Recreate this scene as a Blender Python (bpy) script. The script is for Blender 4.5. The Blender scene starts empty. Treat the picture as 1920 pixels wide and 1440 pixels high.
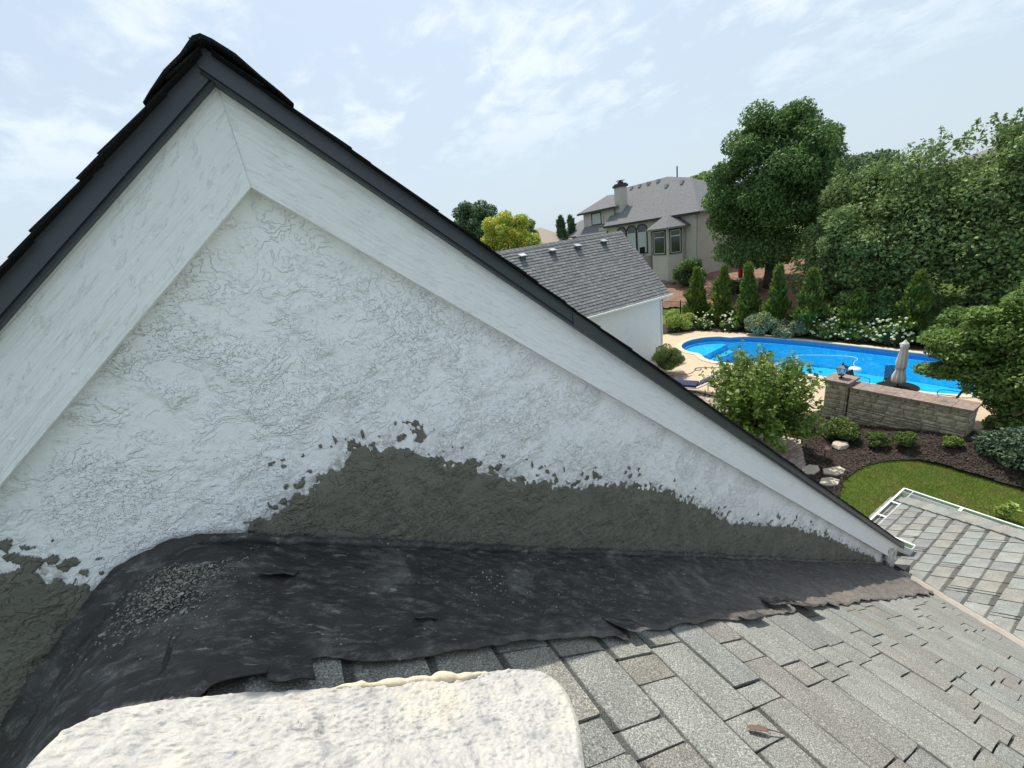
import bpy, bmesh, math, random
import numpy as np
from mathutils import Vector, Matrix
from mathutils.geometry import tessellate_polygon

# ------------------------------------------------------------------ camera
scene = bpy.context.scene
R = math.radians
cam_data = bpy.data.cameras.new("camera")
cam = bpy.data.objects.new("camera", cam_data)
scene.collection.objects.link(cam)
scene.camera = cam
cam_data.sensor_fit = 'HORIZONTAL'
cam_data.sensor_width = 36.0
cam_data.lens = 748.57 / 1920.0 * 36.0
cam_data.clip_start = 0.02
cam_data.clip_end = 3000.0
_yaw, _pit, _rol = R(26.98218), R(-19.3513), R(-9.07085)
_f = Vector((math.sin(_yaw) * math.cos(_pit), math.cos(_yaw) * math.cos(_pit), math.sin(_pit)))
_r = Vector((math.cos(_yaw), -math.sin(_yaw), 0))
_u = _r.cross(_f)
_r2 = _r * math.cos(_rol) + _u * math.sin(_rol)
_u2 = -_r * math.sin(_rol) + _u * math.cos(_rol)
cam.matrix_world = Matrix(((_r2.x, _u2.x, -_f.x, 0), (_r2.y, _u2.y, -_f.y, 0), (_r2.z, _u2.z, -_f.z, 8.0), (0, 0, 0, 1)))

# ------------------------------------------------------------------ sky, sun, exposure
SUN_EL, SUN_AZ = R(65.0), R(27.0)
world = bpy.data.worlds.new("World")
scene.world = world
world.use_nodes = True
wt = world.node_tree
wt.nodes.clear()


def wn(t, ins=None, **props):
    n = wt.nodes.new(t)
    for k, v in props.items():
        setattr(n, k, v)
    for k, v in (ins or {}).items():
        s = n.inputs[k]
        if isinstance(v, bpy.types.NodeSocket):
            wt.links.new(v, s)
        else:
            s.default_value = v
    return n


sky = wn('ShaderNodeTexSky', sky_type='NISHITA', sun_disc=False, sun_elevation=SUN_EL, sun_rotation=SUN_AZ,
         altitude=200.0, air_density=1.0, dust_density=2.5, ozone_density=1.6)
_tc = wn('ShaderNodeTexCoord')
_sep = wn('ShaderNodeSeparateXYZ', {0: _tc.outputs['Generated']})
_zz = wn('ShaderNodeMath', {0: _sep.outputs[2], 1: 0.22}, operation='ADD')
_zz = wn('ShaderNodeMath', {0: _zz.outputs[0], 1: 0.1}, operation='MAXIMUM')
_px = wn('ShaderNodeMath', {0: _sep.outputs[0], 1: _zz.outputs[0]}, operation='DIVIDE')
_py = wn('ShaderNodeMath', {0: _sep.outputs[1], 1: _zz.outputs[0]}, operation='DIVIDE')
_cv = wn('ShaderNodeCombineXYZ', {0: _px.outputs[0], 1: _py.outputs[0]})
_map = wn('ShaderNodeMapping', {0: _cv.outputs[0], 1: (0.35, 0.15, 0.0), 2: (0, 0, R(20)), 3: (1.0, 0.85, 1.0)})
_n1 = wn('ShaderNodeTexNoise', {'Vector': _map.outputs[0], 'Scale': 1.5, 'Detail': 3.0, 'Roughness': 0.5, 'Distortion': 0.2})
_n2 = wn('ShaderNodeTexNoise', {'Vector': _map.outputs[0], 'Scale': 7.5, 'Detail': 6.0, 'Roughness': 0.6, 'Distortion': 0.35})
_cm = wn('ShaderNodeMath', {0: _n1.outputs[0], 1: 0.62}, operation='MULTIPLY')
_cm2 = wn('ShaderNodeMath', {0: _n2.outputs[0], 1: 0.42, 2: _cm.outputs[0]}, operation='MULTIPLY_ADD')
_cr = wn('ShaderNodeMapRange', {0: _cm2.outputs[0], 1: 0.49, 2: 0.64, 3: 0.0, 4: 1.0}, interpolation_type='SMOOTHSTEP')
_hz = wn('ShaderNodeMapRange', {0: _sep.outputs[2], 1: 0.10, 2: 0.30, 3: 0.0, 4: 0.44}, interpolation_type='SMOOTHSTEP')
_cf = wn('ShaderNodeMath', {0: _cr.outputs[0], 1: _hz.outputs[0]}, operation='MULTIPLY')
# thin haze whitens the sky evenly; clouds are sun-lit vapour
_hf = wn('ShaderNodeMapRange', {0: _sep.outputs[2], 1: 0.0, 2: 0.65, 3: 0.90, 4: 0.70}, interpolation_type='SMOOTHSTEP')
_haze = wn('ShaderNodeMixRGB', {0: _hf.outputs[0], 1: sky.outputs[0], 2: (3.02, 3.56, 3.98, 1)})
_sk = wn('ShaderNodeMixRGB', {0: _cf.outputs[0], 1: _haze.outputs[0], 2: (5.4, 5.75, 6.0, 1)})
_bg = wn('ShaderNodeBackground', {0: _sk.outputs[0], 1: 0.112})
_ow = wn('ShaderNodeOutputWorld', {0: _bg.outputs[0]})

sun_data = bpy.data.lights.new("sun", 'SUN')
sun_data.energy = 2.75
sun_data.angle = R(0.53)
sun_data.color = (1.0, 0.95, 0.87)
sun = bpy.data.objects.new("sun", sun_data)
scene.collection.objects.link(sun)
_sd = Vector((math.sin(SUN_AZ) * math.cos(SUN_EL), math.cos(SUN_AZ) * math.cos(SUN_EL), math.sin(SUN_EL)))
sun.rotation_euler = (-_sd).to_track_quat('-Z', 'Y').to_euler()
sun.location = (12, 20, 40)

scene.render.engine = 'CYCLES'
scene.cycles.use_denoising = True
scene.cycles.max_bounces = 8
scene.cycles.diffuse_bounces = 4
scene.cycles.transparent_max_bounces = 12
vs = scene.view_settings
vs.view_transform = 'Standard'
vs.look = 'None'
vs.gamma = 1.0
vs.use_curve_mapping = False
vs.exposure = 0.94

# ------------------------------------------------------------------ helpers
random.seed(7)
RNG = np.random.default_rng(11)
COL = scene.collection
ROOT = {}


def tag(o, label=None, cat=None, group=None, kind=None):
    if label: o['label'] = label
    if cat: o['category'] = cat
    if group: o['group'] = group
    if kind: o['kind'] = kind
    return o


def thing(name, loc, label, cat, rz=0.0, group=None):
    o = bpy.data.objects.new(name, None)
    o.empty_display_size = 0.2
    COL.objects.link(o)
    o.location = loc
    o.rotation_euler = (0, 0, rz)
    ROOT[o.name] = Vector(loc)
    return tag(o, label, cat, group)


def wloc(o):
    v = Vector((0, 0, 0))
    while o is not None:
        v = v + o.location
        o = o.parent
    return v


def finish(me, name, mat, parent, world, smooth):
    me.materials.append(mat) if mat else None
    if smooth:
        me.polygons.foreach_set('use_smooth', np.ones(len(me.polygons), dtype=bool))
    o = bpy.data.objects.new(name, me)
    COL.objects.link(o)
    if parent is not None:
        if world:
            off = -wloc(parent)
            me.transform(Matrix.Translation(off))
        o.parent = parent
    me.update()
    return o


def mk(name, V, F, mat, parent=None, world=True, smooth=False):
    me = bpy.data.meshes.new(name)
    me.from_pydata([tuple(map(float, v)) for v in V], [], [tuple(map(int, f)) for f in F])
    return finish(me, name, mat, parent, world, smooth)


def fast(name, V, F, mat, parent=None, world=True, smooth=False):
    """numpy mesh, every face with the same number of corners"""
    V = np.asarray(V, np.float32); F = np.asarray(F, np.int32)
    me = bpy.data.meshes.new(name)
    me.vertices.add(len(V)); me.vertices.foreach_set('co', V.ravel())
    k = F.shape[1]
    me.loops.add(F.size); me.loops.foreach_set('vertex_index', F.ravel())
    me.polygons.add(len(F)); me.polygons.foreach_set('loop_start', np.arange(0, F.size, k, dtype=np.int32))
    me.update(calc_edges=True)
    return finish(me, name, mat, parent, world, smooth)


class MB:
    def __init__(s):
        s.V = []; s.F = []

    def add(s, V, F):
        n = len(s.V)
        s.V += [tuple(v) for v in V]
        s.F += [tuple(i + n for i in f) for f in F]
        return s

    def box(s, x0, x1, y0, y1, z0, z1):
        return s.add([(x0, y0, z0), (x1, y0, z0), (x1, y1, z0), (x0, y1, z0), (x0, y0, z1), (x1, y0, z1), (x1, y1, z1), (x0, y1, z1)],
                     [(3, 2, 1, 0), (4, 5, 6, 7), (0, 1, 5, 4), (1, 2, 6, 5), (2, 3, 7, 6), (3, 0, 4, 7)])

    def prism(s, poly, axis, a, b):
        """poly of 2-D points extruded along an axis ('x','y','z') from a to b"""
        n = len(poly)
        def P(p, t):
            return {'x': (t, p[0], p[1]), 'y': (p[0], t, p[1]), 'z': (p[0], p[1], t)}[axis]
        V = [P(p, a) for p in poly] + [P(p, b) for p in poly]
        F = [tuple(range(n))[::-1], tuple(range(n, 2 * n))] + [(i, (i + 1) % n, n + (i + 1) % n, n + i) for i in range(n)]
        return s.add(V, F)

    def tube(s, path, r, n=8, cap=True):
        path = [Vector(p) for p in path]
        rs = r if isinstance(r, (list, tuple)) else [r] * len(path)
        V = []; F = []
        up = Vector((0, 0, 1))
        for i, p in enumerate(path):
            t = (path[min(i + 1, len(path) - 1)] - path[max(i - 1, 0)]).normalized()
            a = t.cross(up)
            if a.length < 1e-3: a = t.cross(Vector((1, 0, 0)))
            a.normalize(); b = t.cross(a)
            for k in range(n):
                q = 2 * math.pi * k / n
                V.append(p + (a * math.cos(q) + b * math.sin(q)) * rs[i])
        for i in range(len(path) - 1):
            for k in range(n):
                F.append((i * n + k, i * n + (k + 1) % n, (i + 1) * n + (k + 1) % n, (i + 1) * n + k))
        if cap:
            F.append(tuple(range(n))[::-1]); F.append(tuple(range((len(path) - 1) * n, len(path) * n)))
        return s.add(V, F)

    def lathe(s, prof, c=(0, 0, 0), n=20, sx=1, sy=1):
        V = []; F = []
        for r_, z in prof:
            for k in range(n):
                q = 2 * math.pi * k / n
                V.append((c[0] + r_ * sx * math.cos(q), c[1] + r_ * sy * math.sin(q), c[2] + z))
        for i in range(len(prof) - 1):
            for k in range(n):
                F.append((i * n + k, i * n + (k + 1) % n, (i + 1) * n + (k + 1) % n, (i + 1) * n + k))
        F.append(tuple(range(n))[::-1]); F.append(tuple(range((len(prof) - 1) * n, len(prof) * n)))
        return s.add(V, F)

    def build(s, name, mat, parent=None, world=True, smooth=False):
        return mk(name, s.V, s.F, mat, parent, world, smooth)


def sheet(name, loops, z, mat, parent=None, zf=None):
    """flat polygon with holes"""
    allp = [p for l in loops for p in l]
    tri = tessellate_polygon([[Vector((p[0], p[1], 0)) for p in l] for l in loops])
    V = [(p[0], p[1], zf(p[0], p[1]) if zf else z) for p in allp]
    F = []
    for t in tri:
        a, b, c = (Vector(V[i]) for i in t)
        F.append(tuple(t) if (b - a).cross(c - a).z > 0 else tuple(t)[::-1])
    return mk(name, V, F, mat, parent)


# ---- numpy value noise
def _hash(ix, iy, seed):
    h = (ix.astype(np.int64) * 374761393 + iy.astype(np.int64) * 668265263 + seed * 1442695041) & 0x7fffffff
    h = ((h ^ (h >> 13)) * 1274126177) & 0x7fffffff
    h = (h ^ (h >> 16)) & 0x7fffffff
    return h / float(0x7fffffff)


def vn(x, y, seed=0):
    x = np.asarray(x, float); y = np.asarray(y, float)
    ix = np.floor(x); iy = np.floor(y); fx = x - ix; fy = y - iy
    fx = fx * fx * fx * (fx * (fx * 6 - 15) + 10); fy = fy * fy * fy * (fy * (fy * 6 - 15) + 10)
    a = _hash(ix, iy, seed); b = _hash(ix + 1, iy, seed); c = _hash(ix, iy + 1, seed); d = _hash(ix + 1, iy + 1, seed)
    return a + (b - a) * fx + (c - a) * fy + (a - b - c + d) * fx * fy


def fbm(x, y, seed=0, oct=4, gain=0.5):
    t = 0; amp = 1; s = 0
    for o in range(oct):
        t = t + amp * vn(x * 2 ** o + 17.3 * o, y * 2 ** o - 9.1 * o, seed + o); s += amp; amp *= gain
    return t / s


def sstep(a, b, x):
    t = np.clip((x - a) / (b - a), 0, 1)
    return t * t * (3 - 2 * t)


# ---- materials
class NT:
    def __init__(s, name):
        s.m = bpy.data.materials.new(name)
        s.m.use_nodes = True
        s.t = s.m.node_tree
        s.b = s.t.nodes['Principled BSDF']
        s.out = s.t.nodes['Material Output']

    def n(s, t, ins=None, **props):
        n = s.t.nodes.new(t)
        for k, v in props.items():
            setattr(n, k, v)
        for k, v in (ins or {}).items():
            s.set(n.inputs[k], v)
        return n

    def set(s, sock, v):
        if isinstance(v, bpy.types.NodeSocket):
            s.t.links.new(v, sock)
        elif isinstance(v, (tuple, list)) and len(v) == 3 and sock.type == 'RGBA':
            sock.default_value = (*v, 1)
        else:
            sock.default_value = v

    def co(s, rot=(0, 0, 0), scale=(1, 1, 1), kind='Object'):
        tc = s.n('ShaderNodeTexCoord')
        if any(rot) and tuple(scale) != (1, 1, 1):
            r_ = s.n('ShaderNodeMapping', {0: tc.outputs[kind], 2: rot}).outputs[0]
            return s.n('ShaderNodeMapping', {0: r_, 3: scale}).outputs[0]
        return s.n('ShaderNodeMapping', {0: tc.outputs[kind], 2: rot, 3: scale}).outputs[0]

    def noise(s, co, scale, detail=3.0, rough=0.55, dist=0.0):
        return s.n('ShaderNodeTexNoise', {'Vector': co, 'Scale': scale, 'Detail': detail, 'Roughness': rough, 'Distortion': dist}).outputs[0]

    def ramp(s, fac, stops, interp='LINEAR'):
        r = s.n('ShaderNodeValToRGB', {0: fac})
        r.color_ramp.interpolation = interp
        el = r.color_ramp.elements
        while len(el) < len(stops): el.new(0.5)
        for e, (p, c) in zip(el, stops):
            e.position = p
            e.color = (*c, 1) if isinstance(c, (tuple, list)) else (c, c, c, 1)
        return r.outputs[0]

    def mix(s, f, a, b, mode='MIX'):
        return s.n('ShaderNodeMixRGB', {0: f, 1: a, 2: b}, blend_type=mode).outputs[0]

    def math(s, op, a, b=0.0, c=0.0):
        return s.n('ShaderNodeMath', {0: a, 1: b, 2: c}, operation=op).outputs[0]

    def mr(s, v, a, b, c=0.0, d=1.0):
        return s.n('ShaderNodeMapRange', {0: v, 1: a, 2: b, 3: c, 4: d}, interpolation_type='SMOOTHSTEP').outputs[0]

    def bump(s, h, strength=0.5, dist=0.01):
        s.set(s.b.inputs['Normal'], s.n('ShaderNodeBump', {'Height': h, 'Strength': strength, 'Distance': dist}).outputs[0])

    def done(s, color=None, rough=0.8, **kw):
        if color is not None: s.set(s.b.inputs['Base Color'], color)
        s.set(s.b.inputs['Roughness'], rough)
        for k, v in kw.items():
            s.set(s.b.inputs[k.replace('_', ' ')], v)
        return s.m


def simple(name, c, rough=0.7, var=0.25, scale=6.0, bump=None, metal=0.0, spec=0.4, rot=(0, 0, 0), stretch=(1, 1, 1)):
    m = NT(name)
    co = m.co(rot, stretch)
    n1 = m.noise(co, scale, 5.0, 0.6)
    n2 = m.noise(co, scale * 7.3, 3.0, 0.6)
    f = m.math('MULTIPLY_ADD', n2, 0.4, m.math('MULTIPLY', n1, 0.6))
    lo = tuple(x * (1 - var) for x in c); hi = tuple(min(1, x * (1 + var)) for x in c)
    col = m.ramp(f, [(0.3, lo), (0.7, hi)])
    if bump:
        m.bump(m.noise(co, bump[0], 4.0, 0.6), bump[1], bump[2])
    return m.done(col, rough, Metallic=metal, Specular_IOR_Level=spec)

# ------------------------------------------------------------------ materials
def leaf_mat(name, dark, light, hue=None, trans=0.25, rough=0.55):
    m = NT(name)
    g = m.n('ShaderNodeNewGeometry')
    co = m.co()
    cl = m.noise(co, 0.9, 2.0, 0.5)
    f = m.math('MULTIPLY_ADD', g.outputs['Random Per Island'], 0.65, m.math('MULTIPLY', cl, 0.45))
    col = m.ramp(f, [(0.15, dark), (0.85, light)])
    if hue:
        h = m.mr(m.noise(co, 1.3, 2.0), 0.5, 0.68)
        col = m.mix(h, col, m.ramp(g.outputs['Random Per Island'], [(0, tuple(x * .6 for x in hue)), (1, hue)]))
    m.done(col, rough, Specular_IOR_Level=0.35)
    tr = m.n('ShaderNodeBsdfTranslucent', {0: col})
    mx = m.n('ShaderNodeMixShader', {0: trans, 1: m.b.outputs[0], 2: tr.outputs[0]})
    m.t.links.new(mx.outputs[0], m.out.inputs[0])
    return m.m


def shingle_mat(name, stops, expo=0.188, grain=250.0, bw=0.034, dk=0.34):
    m = NT(name)
    oi = m.n('ShaderNodeObjectInfo')
    co = m.co()
    g = m.noise(co, grain, 2.0, 0.7)
    g2 = m.noise(co, 7.0, 4.0, 0.6)
    base = m.ramp(oi.outputs['Random'], [(i / max(1, len(stops) - 1), c) for i, c in enumerate(stops)])
    spk = m.ramp(g, [(0.30, 0.30), (0.45, 0.82), (0.55, 1.06), (0.68, 2.0)])
    col = m.mix(1.0, base, spk, 'MULTIPLY')
    col = m.mix(1.0, col, m.ramp(g2, [(0.3, 0.82), (0.7, 1.14)]), 'MULTIPLY')
    sx = m.n('ShaderNodeSeparateXYZ', {0: co})
    e = m.math('MULTIPLY_ADD', g2, 0.016, sx.outputs[0])
    e = m.math('MULTIPLY_ADD', oi.outputs['Random'], bw * 0.5, e)
    band = m.mr(e, -expo + bw, -expo + bw + 0.012, dk, 1.0)
    col = m.mix(1.0, col, band, 'MULTIPLY')
    # faint dusty white scuffs
    sc = m.mr(m.noise(m.co(scale=(1, 1, 1), kind='Object'), 11.0, 5.0, 0.7), 0.66, 0.78)
    col = m.mix(m.math('MULTIPLY', sc, 0.35), col, (0.5, 0.48, 0.43))
    m.bump(g, 0.55, 0.004)
    return m.done(col, 0.92, Specular_IOR_Level=0.2)


def joined_shingle_mat(name, lo, hi, grain=60.0):
    m = NT(name)
    g = m.n('ShaderNodeNewGeometry')
    co = m.co()
    col = m.ramp(g.outputs['Random Per Island'], [(0, lo), (0.5, tuple((a + b) / 2 for a, b in zip(lo, hi))), (1, hi)])
    col = m.mix(1.0, col, m.ramp(m.noise(co, grain, 2.0, 0.7), [(0.3, 0.75), (0.7, 1.25)]), 'MULTIPLY')
    return m.done(col, 0.95, Specular_IOR_Level=0.15)


def trowel(m, co):
    """skip-trowel relief: flat flakes with crisp broken edges over a sandy grain"""
    st = lambda lv: [(0.0, 0.0)] + [x for i, t in enumerate(lv) for x in ((t - 0.006, i / len(lv)), (t + 0.006, (i + 1) / len(lv)))]
    c2 = m.n('ShaderNodeMapping', {0: co, 3: (1.0, 1.0, 1.25)}).outputs[0]
    n1_ = m.noise(c2, 7.5, 6.0, 0.56, 0.22)
    n2_ = m.noise(c2, 27.0, 5.0, 0.62, 0.25)
    a = m.ramp(n1_, st((0.42, 0.48, 0.54, 0.60)))
    b_ = m.ramp(n2_, st((0.47, 0.56)))
    msk = m.mr(m.noise(co, 4.5, 3.0), 0.46, 0.60)
    fine = m.noise(co, 240.0, 3.0, 0.7)
    brk = m.mr(m.noise(co, 13.0, 4.0, 0.6, 0.3), 0.36, 0.62, 0.18, 1.1)
    arcs = m.noise(m.n('ShaderNodeMapping', {0: co, 2: (0, 0.25, 0), 3: (5.0, 5.0, 46.0)}).outputs[0], 1.0, 3.0, 0.6, 0.6)
    h = m.math('MULTIPLY_ADD', m.math('MULTIPLY', b_, msk), 0.60, m.math('MULTIPLY', a, brk))
    h = m.math('MULTIPLY_ADD', m.math('MULTIPLY', arcs, msk), 0.45, h)
    return m.math('MULTIPLY_ADD', fine, 0.10, h), fine


def stucco_white():
    m = NT('white_stucco_paint')
    co = m.co()
    a = m.n('ShaderNodeAttribute', {}, attribute_name='smear')
    h, f = trowel(m, co)
    big = m.noise(co, 3.0, 4.0, 0.55)
    col = m.ramp(big, [(0.3, (0.885, 0.90, 0.92)), (0.7, (0.915, 0.925, 0.94))])
    sm = m.math('MULTIPLY', m.mr(m.noise(co, 55.0, 5.0, .72), 0.36, 0.60), a.outputs['Fac'])
    col = m.mix(sm, col, (0.36, 0.36, 0.33))
    # rain streak grime and a few hairline stains
    gr = m.mr(m.noise(m.co((0, 0, 0), (34.0, 34.0, 2.6)), 1.0, 4.0, 0.65), 0.60, 0.78)
    col = m.mix(m.math('MULTIPLY', gr, 0.16), col, (0.60, 0.60, 0.55))
    m.bump(h, 1.0, 0.0098)
    return m.done(col, 0.6, Specular_IOR_Level=0.35)


def stucco_patch():
    m = NT('wet_grey_stucco_patch')
    co = m.co()
    h, f = trowel(m, co)
    big = m.noise(co, 4.5, 5.0, 0.6, 0.4)
    col = m.ramp(big, [(0.28, (0.138, 0.136, 0.112)), (0.72, (0.215, 0.210, 0.176))])
    m.bump(h, 1.0, 0.015)
    return m.done(col, 0.8, Specular_IOR_Level=0.25)


def board_white(ang):
    m = NT('white_painted_board')
    co = m.co((0, ang, 0), (4.0, 60.0, 95.0))
    co2 = m.co()
    st = m.noise(co, 1.0, 4.0, 0.62, 0.5)
    pl = m.noise(co2, 46.0, 4.0, 0.65)
    big = m.noise(co2, 5.0, 3.0)
    col = m.ramp(big, [(0.3, (0.87, 0.89, 0.905)), (0.7, (0.90, 0.912, 0.92))])
    h = m.math('MULTIPLY_ADD', pl, 0.35, m.math('MULTIPLY', st, m.mr(big, 0.35, 0.6, 0.5, 1.4)))
    h = m.math('MULTIPLY_ADD', m.mr(m.noise(m.co((0, ang + 0.2, 0), (14, 30, 70)), 1.0, 4.0, 0.7), 0.57, 0.62), 0.22, h)
    m.bump(h, 0.7, 0.007)
    return m.done(col, 0.5, Specular_IOR_Level=0.4)


def membrane_mat():
    m = NT('black_roof_membrane')
    co = m.co()
    a = m.n('ShaderNodeAttribute', {}, attribute_name='dust_sun').outputs['Fac']
    big = m.noise(co, 5.0, 6.0, 0.62, 0.6)
    fine = m.noise(co, 190.0, 3.0, 0.7)
    scr = m.noise(m.co((0, 0, 0.15), (4.0, 13.0, 7.0)), 3.4, 7.0, 0.78, 0.3)
    scr2 = m.noise(m.co((0, 0, 0.15), (5.0, 22.0, 12.0)), 2.2, 3.0, 0.7, 0.5)
    sp = m.n('ShaderNodeTexVoronoi', {'Vector': co, 'Scale': 55.0, 'Randomness': 1.0})
    spk = m.math('MULTIPLY', m.math('LESS_THAN', sp.outputs['Distance'], 0.15), m.mr(m.noise(co, 6.0, 4.0, .7), 0.56, 0.64))
    col = m.ramp(big, [(0.25, (0.022, 0.0215, 0.021)), (0.75, (0.055, 0.053, 0.051))])
    dust_sun = m.math('ADD', m.math('MULTIPLY', m.mr(scr, 0.48, 0.68), 0.58), m.math('MULTIPLY', m.mr(big, 0.50, 0.72), 0.45))
    dust_sun = m.math('MULTIPLY', dust_sun, m.mr(fine, 0.3, 0.65, 0.35, 1.0))
    col = m.mix(dust_sun, col, (0.25, 0.245, 0.235))
    col = m.mix(m.math('MULTIPLY', m.mr(scr2, 0.63, 0.74), 0.6), col, (0.42, 0.43, 0.43))
    tan = m.ramp(m.noise(co, 30.0, 4.0, 0.7), [(0.3, (0.085, 0.075, 0.066)), (0.7, (0.24, 0.205, 0.175))])
    col = m.mix(a, col, tan)
    col = m.mix(m.math('MULTIPLY', spk, 0.8), col, (0.48, 0.48, 0.45))
    m.bump(m.math('MULTIPLY_ADD', fine, 0.5, scr), 0.45, 0.004)
    return m.done(col, 0.62, Specular_IOR_Level=0.4)


M = {}
M['stucco'] = stucco_white()
M['patch'] = stucco_patch()
M['boardL'] = board_white(R(39.8))
M['boardR'] = board_white(R(-39.8))
M['fascia'] = simple('charcoal_painted_metal', (0.052, 0.060, 0.074), 0.38, 0.10, 4.0, (40.0, 0.15, 0.002), 0.0, 0.5)
M['membrane'] = membrane_mat()
M['felt'] = simple('dark_roof_felt', (0.035, 0.035, 0.036), 0.95, 0.3, 30.0)
GREY_STOPS = [(0.209, 0.214, 0.194), (0.232, 0.223, 0.198), (0.221, 0.232, 0.212), (0.191, 0.192, 0.18), (0.245, 0.248, 0.225), (0.216, 0.218, 0.196), (0.203, 0.191, 0.167), (0.227, 0.238, 0.218)]
M['shingle'] = shingle_mat('grey_green_roof_shingle', GREY_STOPS)
M['shingle2'] = shingle_mat('grey_roof_shingle_lower_wing', [(0.215, 0.222, 0.203), (0.255, 0.245, 0.217), (0.245, 0.262, 0.240), (0.19, 0.192, 0.188), (0.28, 0.288, 0.262)], 0.178, 330.0, 0.052, 0.42)
M['shingle_dark'] = shingle_mat('charcoal_shingle_edge', [(0.028, 0.030, 0.034), (0.045, 0.047, 0.052), (0.036, 0.038, 0.040)])
M['valley'] = simple('tan_valley_metal', (0.36, 0.325, 0.28), 0.5, 0.2, 14.0, None, 0.2)
M['gutter'] = simple('white_gutter_enamel', (0.78, 0.79, 0.78), 0.35, 0.05, 5.0)
M['gutter_in'] = simple('gutter_inside_green', (0.30, 0.38, 0.24), 0.6, 0.25, 8.0)  # trough lining is a pale green
M['crumb'] = joined_shingle_mat('mortar_crumb', (0.10, 0.094, 0.07), (0.40, 0.385, 0.34), 200.0)
M['body_white'] = simple('white_house_stucco', (0.74, 0.76, 0.76), 0.8, 0.06, 3.0, (28.0, 0.5, 0.01))

# ------------------------------------------------------------------ the near house
HR = (1.5, 4.0, 0.0)
house = thing('stucco_house', HR, 'white stucco gable with charcoal trim and a fresh grey patch along its foot', 'house')


def P1(x): return 7.143 - 0.6336 * x
def P2(y): return 4.74 - 0.57 * y


_px_ = [-1.6, -1.3, -0.88, -0.70, -0.62, -0.54, -0.47, -0.42, -0.38, -0.34, -0.29, -0.2, 0.0]
_pz_ = [6.33, 6.62, 7.022, 7.196, 7.268, 7.328, 7.358, 7.366, 7.364, 7.352, 7.327, 7.270, 7.143]


def prof(x):
    x = np.asarray(x, float)
    s = sum(np.interp(x + d, _px_ + [5.2], _pz_ + [7.143 - .6336 * 5.2]) for d in (-.03, -.015, 0, .015, .03)) / 5
    return np.where(x > 0.1, 7.143 - 0.6336 * x, s)


def rake(x, peak): return peak - 0.8333 * np.abs(x - 0.010)


# --- trowelled stucco wall, real relief
xs = np.concatenate([np.arange(-1.25, 1.7, 0.0042), 1.7 + np.cumsum(np.linspace(0.0042, 0.0105, 430))])
xs = xs[xs < 4.86]
NZ = 175
lo = prof(xs) - 0.07
hi = np.maximum(rake(xs, 8.207) + 0.03, lo + 0.02)
GX = np.repeat(xs[:, None], NZ, 1)
GZ = lo[:, None] + (hi - lo)[:, None] * np.linspace(0, 1, NZ)[None, :]
ang = 0.5 * (fbm(GX * 0.9, GZ * 0.9, 3, 2) - 0.5)
wx = GX + 0.05 * (fbm(GX * 5, GZ * 5, 5, 3) - 0.5); wz = GZ + 0.05 * (fbm(GX * 5, GZ * 5, 9, 3) - 0.5)
rx = wx * np.cos(ang) - wz * np.sin(ang); rz = wx * np.sin(ang) + wz * np.cos(ang)
n_a = fbm(rx * 15.0, rz * 25.0, 21, 4, 0.56)
inter = sstep(0.36, 0.60, fbm(GX * 7, GZ * 7, 31, 3))
inter2 = sstep(0.30, 0.55, fbm(GX * 4.3, GZ * 4.3, 33, 2))
n_b = fbm(rx * 42.0, rz * 64.0, 41, 3, 0.6)


def plates(n, thr, w):
    return sum(sstep(t - w, t + w, n) for t in thr)


st1 = plates(n_a, (0.40, 0.47, 0.535, 0.60), 0.009)
st2 = plates(n_b, (0.45, 0.55, 0.63), 0.022)
smooth_a = 1 - 0.95 * np.exp(-(((GX - 0.075) / 0.045) ** 2 + ((GZ - 7.895) / 0.06) ** 2) ** 2)
rough_ = fbm(GX * 110, GZ * 150, 51, 2, 0.6) - 0.5
relief = (0.0016 * rough_ * (0.2 + inter) + 0.004 * (fbm(GX * 5, GZ * 5, 77, 2) - .5)) * smooth_a
# where the grey patch lies
pu = np.array([-0.285, -0.278, -0.267, -0.22, -0.171, -0.123, -0.062, 0.005, 0.047, 0.104, 0.226, 0.338, 0.427, 0.546, 0.66, 0.781, 0.98, 1.138, 1.312, 1.507, 1.731, 1.937, 2.29, 2.635, 3.149, 3.821, 4.381, 4.462, 4.47])
pv = np.array([7.1, 7.36, 7.385, 7.375, 7.38, 7.399, 7.434, 7.459, 7.5, 7.477, 7.413, 7.319, 7.243, 7.154, 7.094, 7.007, 6.932, 6.853, 6.755, 6.596, 6.413, 6.217, 5.998, 5.812, 5.44, 4.9, 4.469, 4.329, 4.1])
top = np.interp(GX, pu, pv, left=0, right=0)
top = np.where(GX < -0.52, np.interp(GX, [-1.3, -0.707, -0.678, -0.649, -0.618, -0.589, -0.575, -0.55], [7.50, 7.50, 7.472, 7.436, 7.398, 7.350, 7.31, 7.1]), top)
top = np.where((GX > -0.52) & (GX < -0.285), 0, top)
d = top - GZ
jag = 0.07 * (fbm(GX * 26, GZ * 26, 61, 4, 0.62) - 0.5) + 0.03 * (vn(GX * 75, GZ * 40, 66) - 0.5)
soft = (d + jag) / 0.012
specks = fbm(GX * 34, GZ * 34, 71, 3, 0.55)
band = np.exp(-np.clip(-d, 0, 1) / 0.036) * (d > -0.13)
soft = np.maximum(soft, np.where(d < 0, np.where(band > 0.05, (specks + 0.13 * band - 0.715) * 26, -9), -9))
soft[(top <= 0)] = -9
left_edge = (GX + 0.278 + 0.008 * (vn(GZ * 60, GZ * 0, 5) - 0.5)) / 0.004
soft = np.where((GX > -0.5), np.minimum(soft, left_edge), soft)
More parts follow.
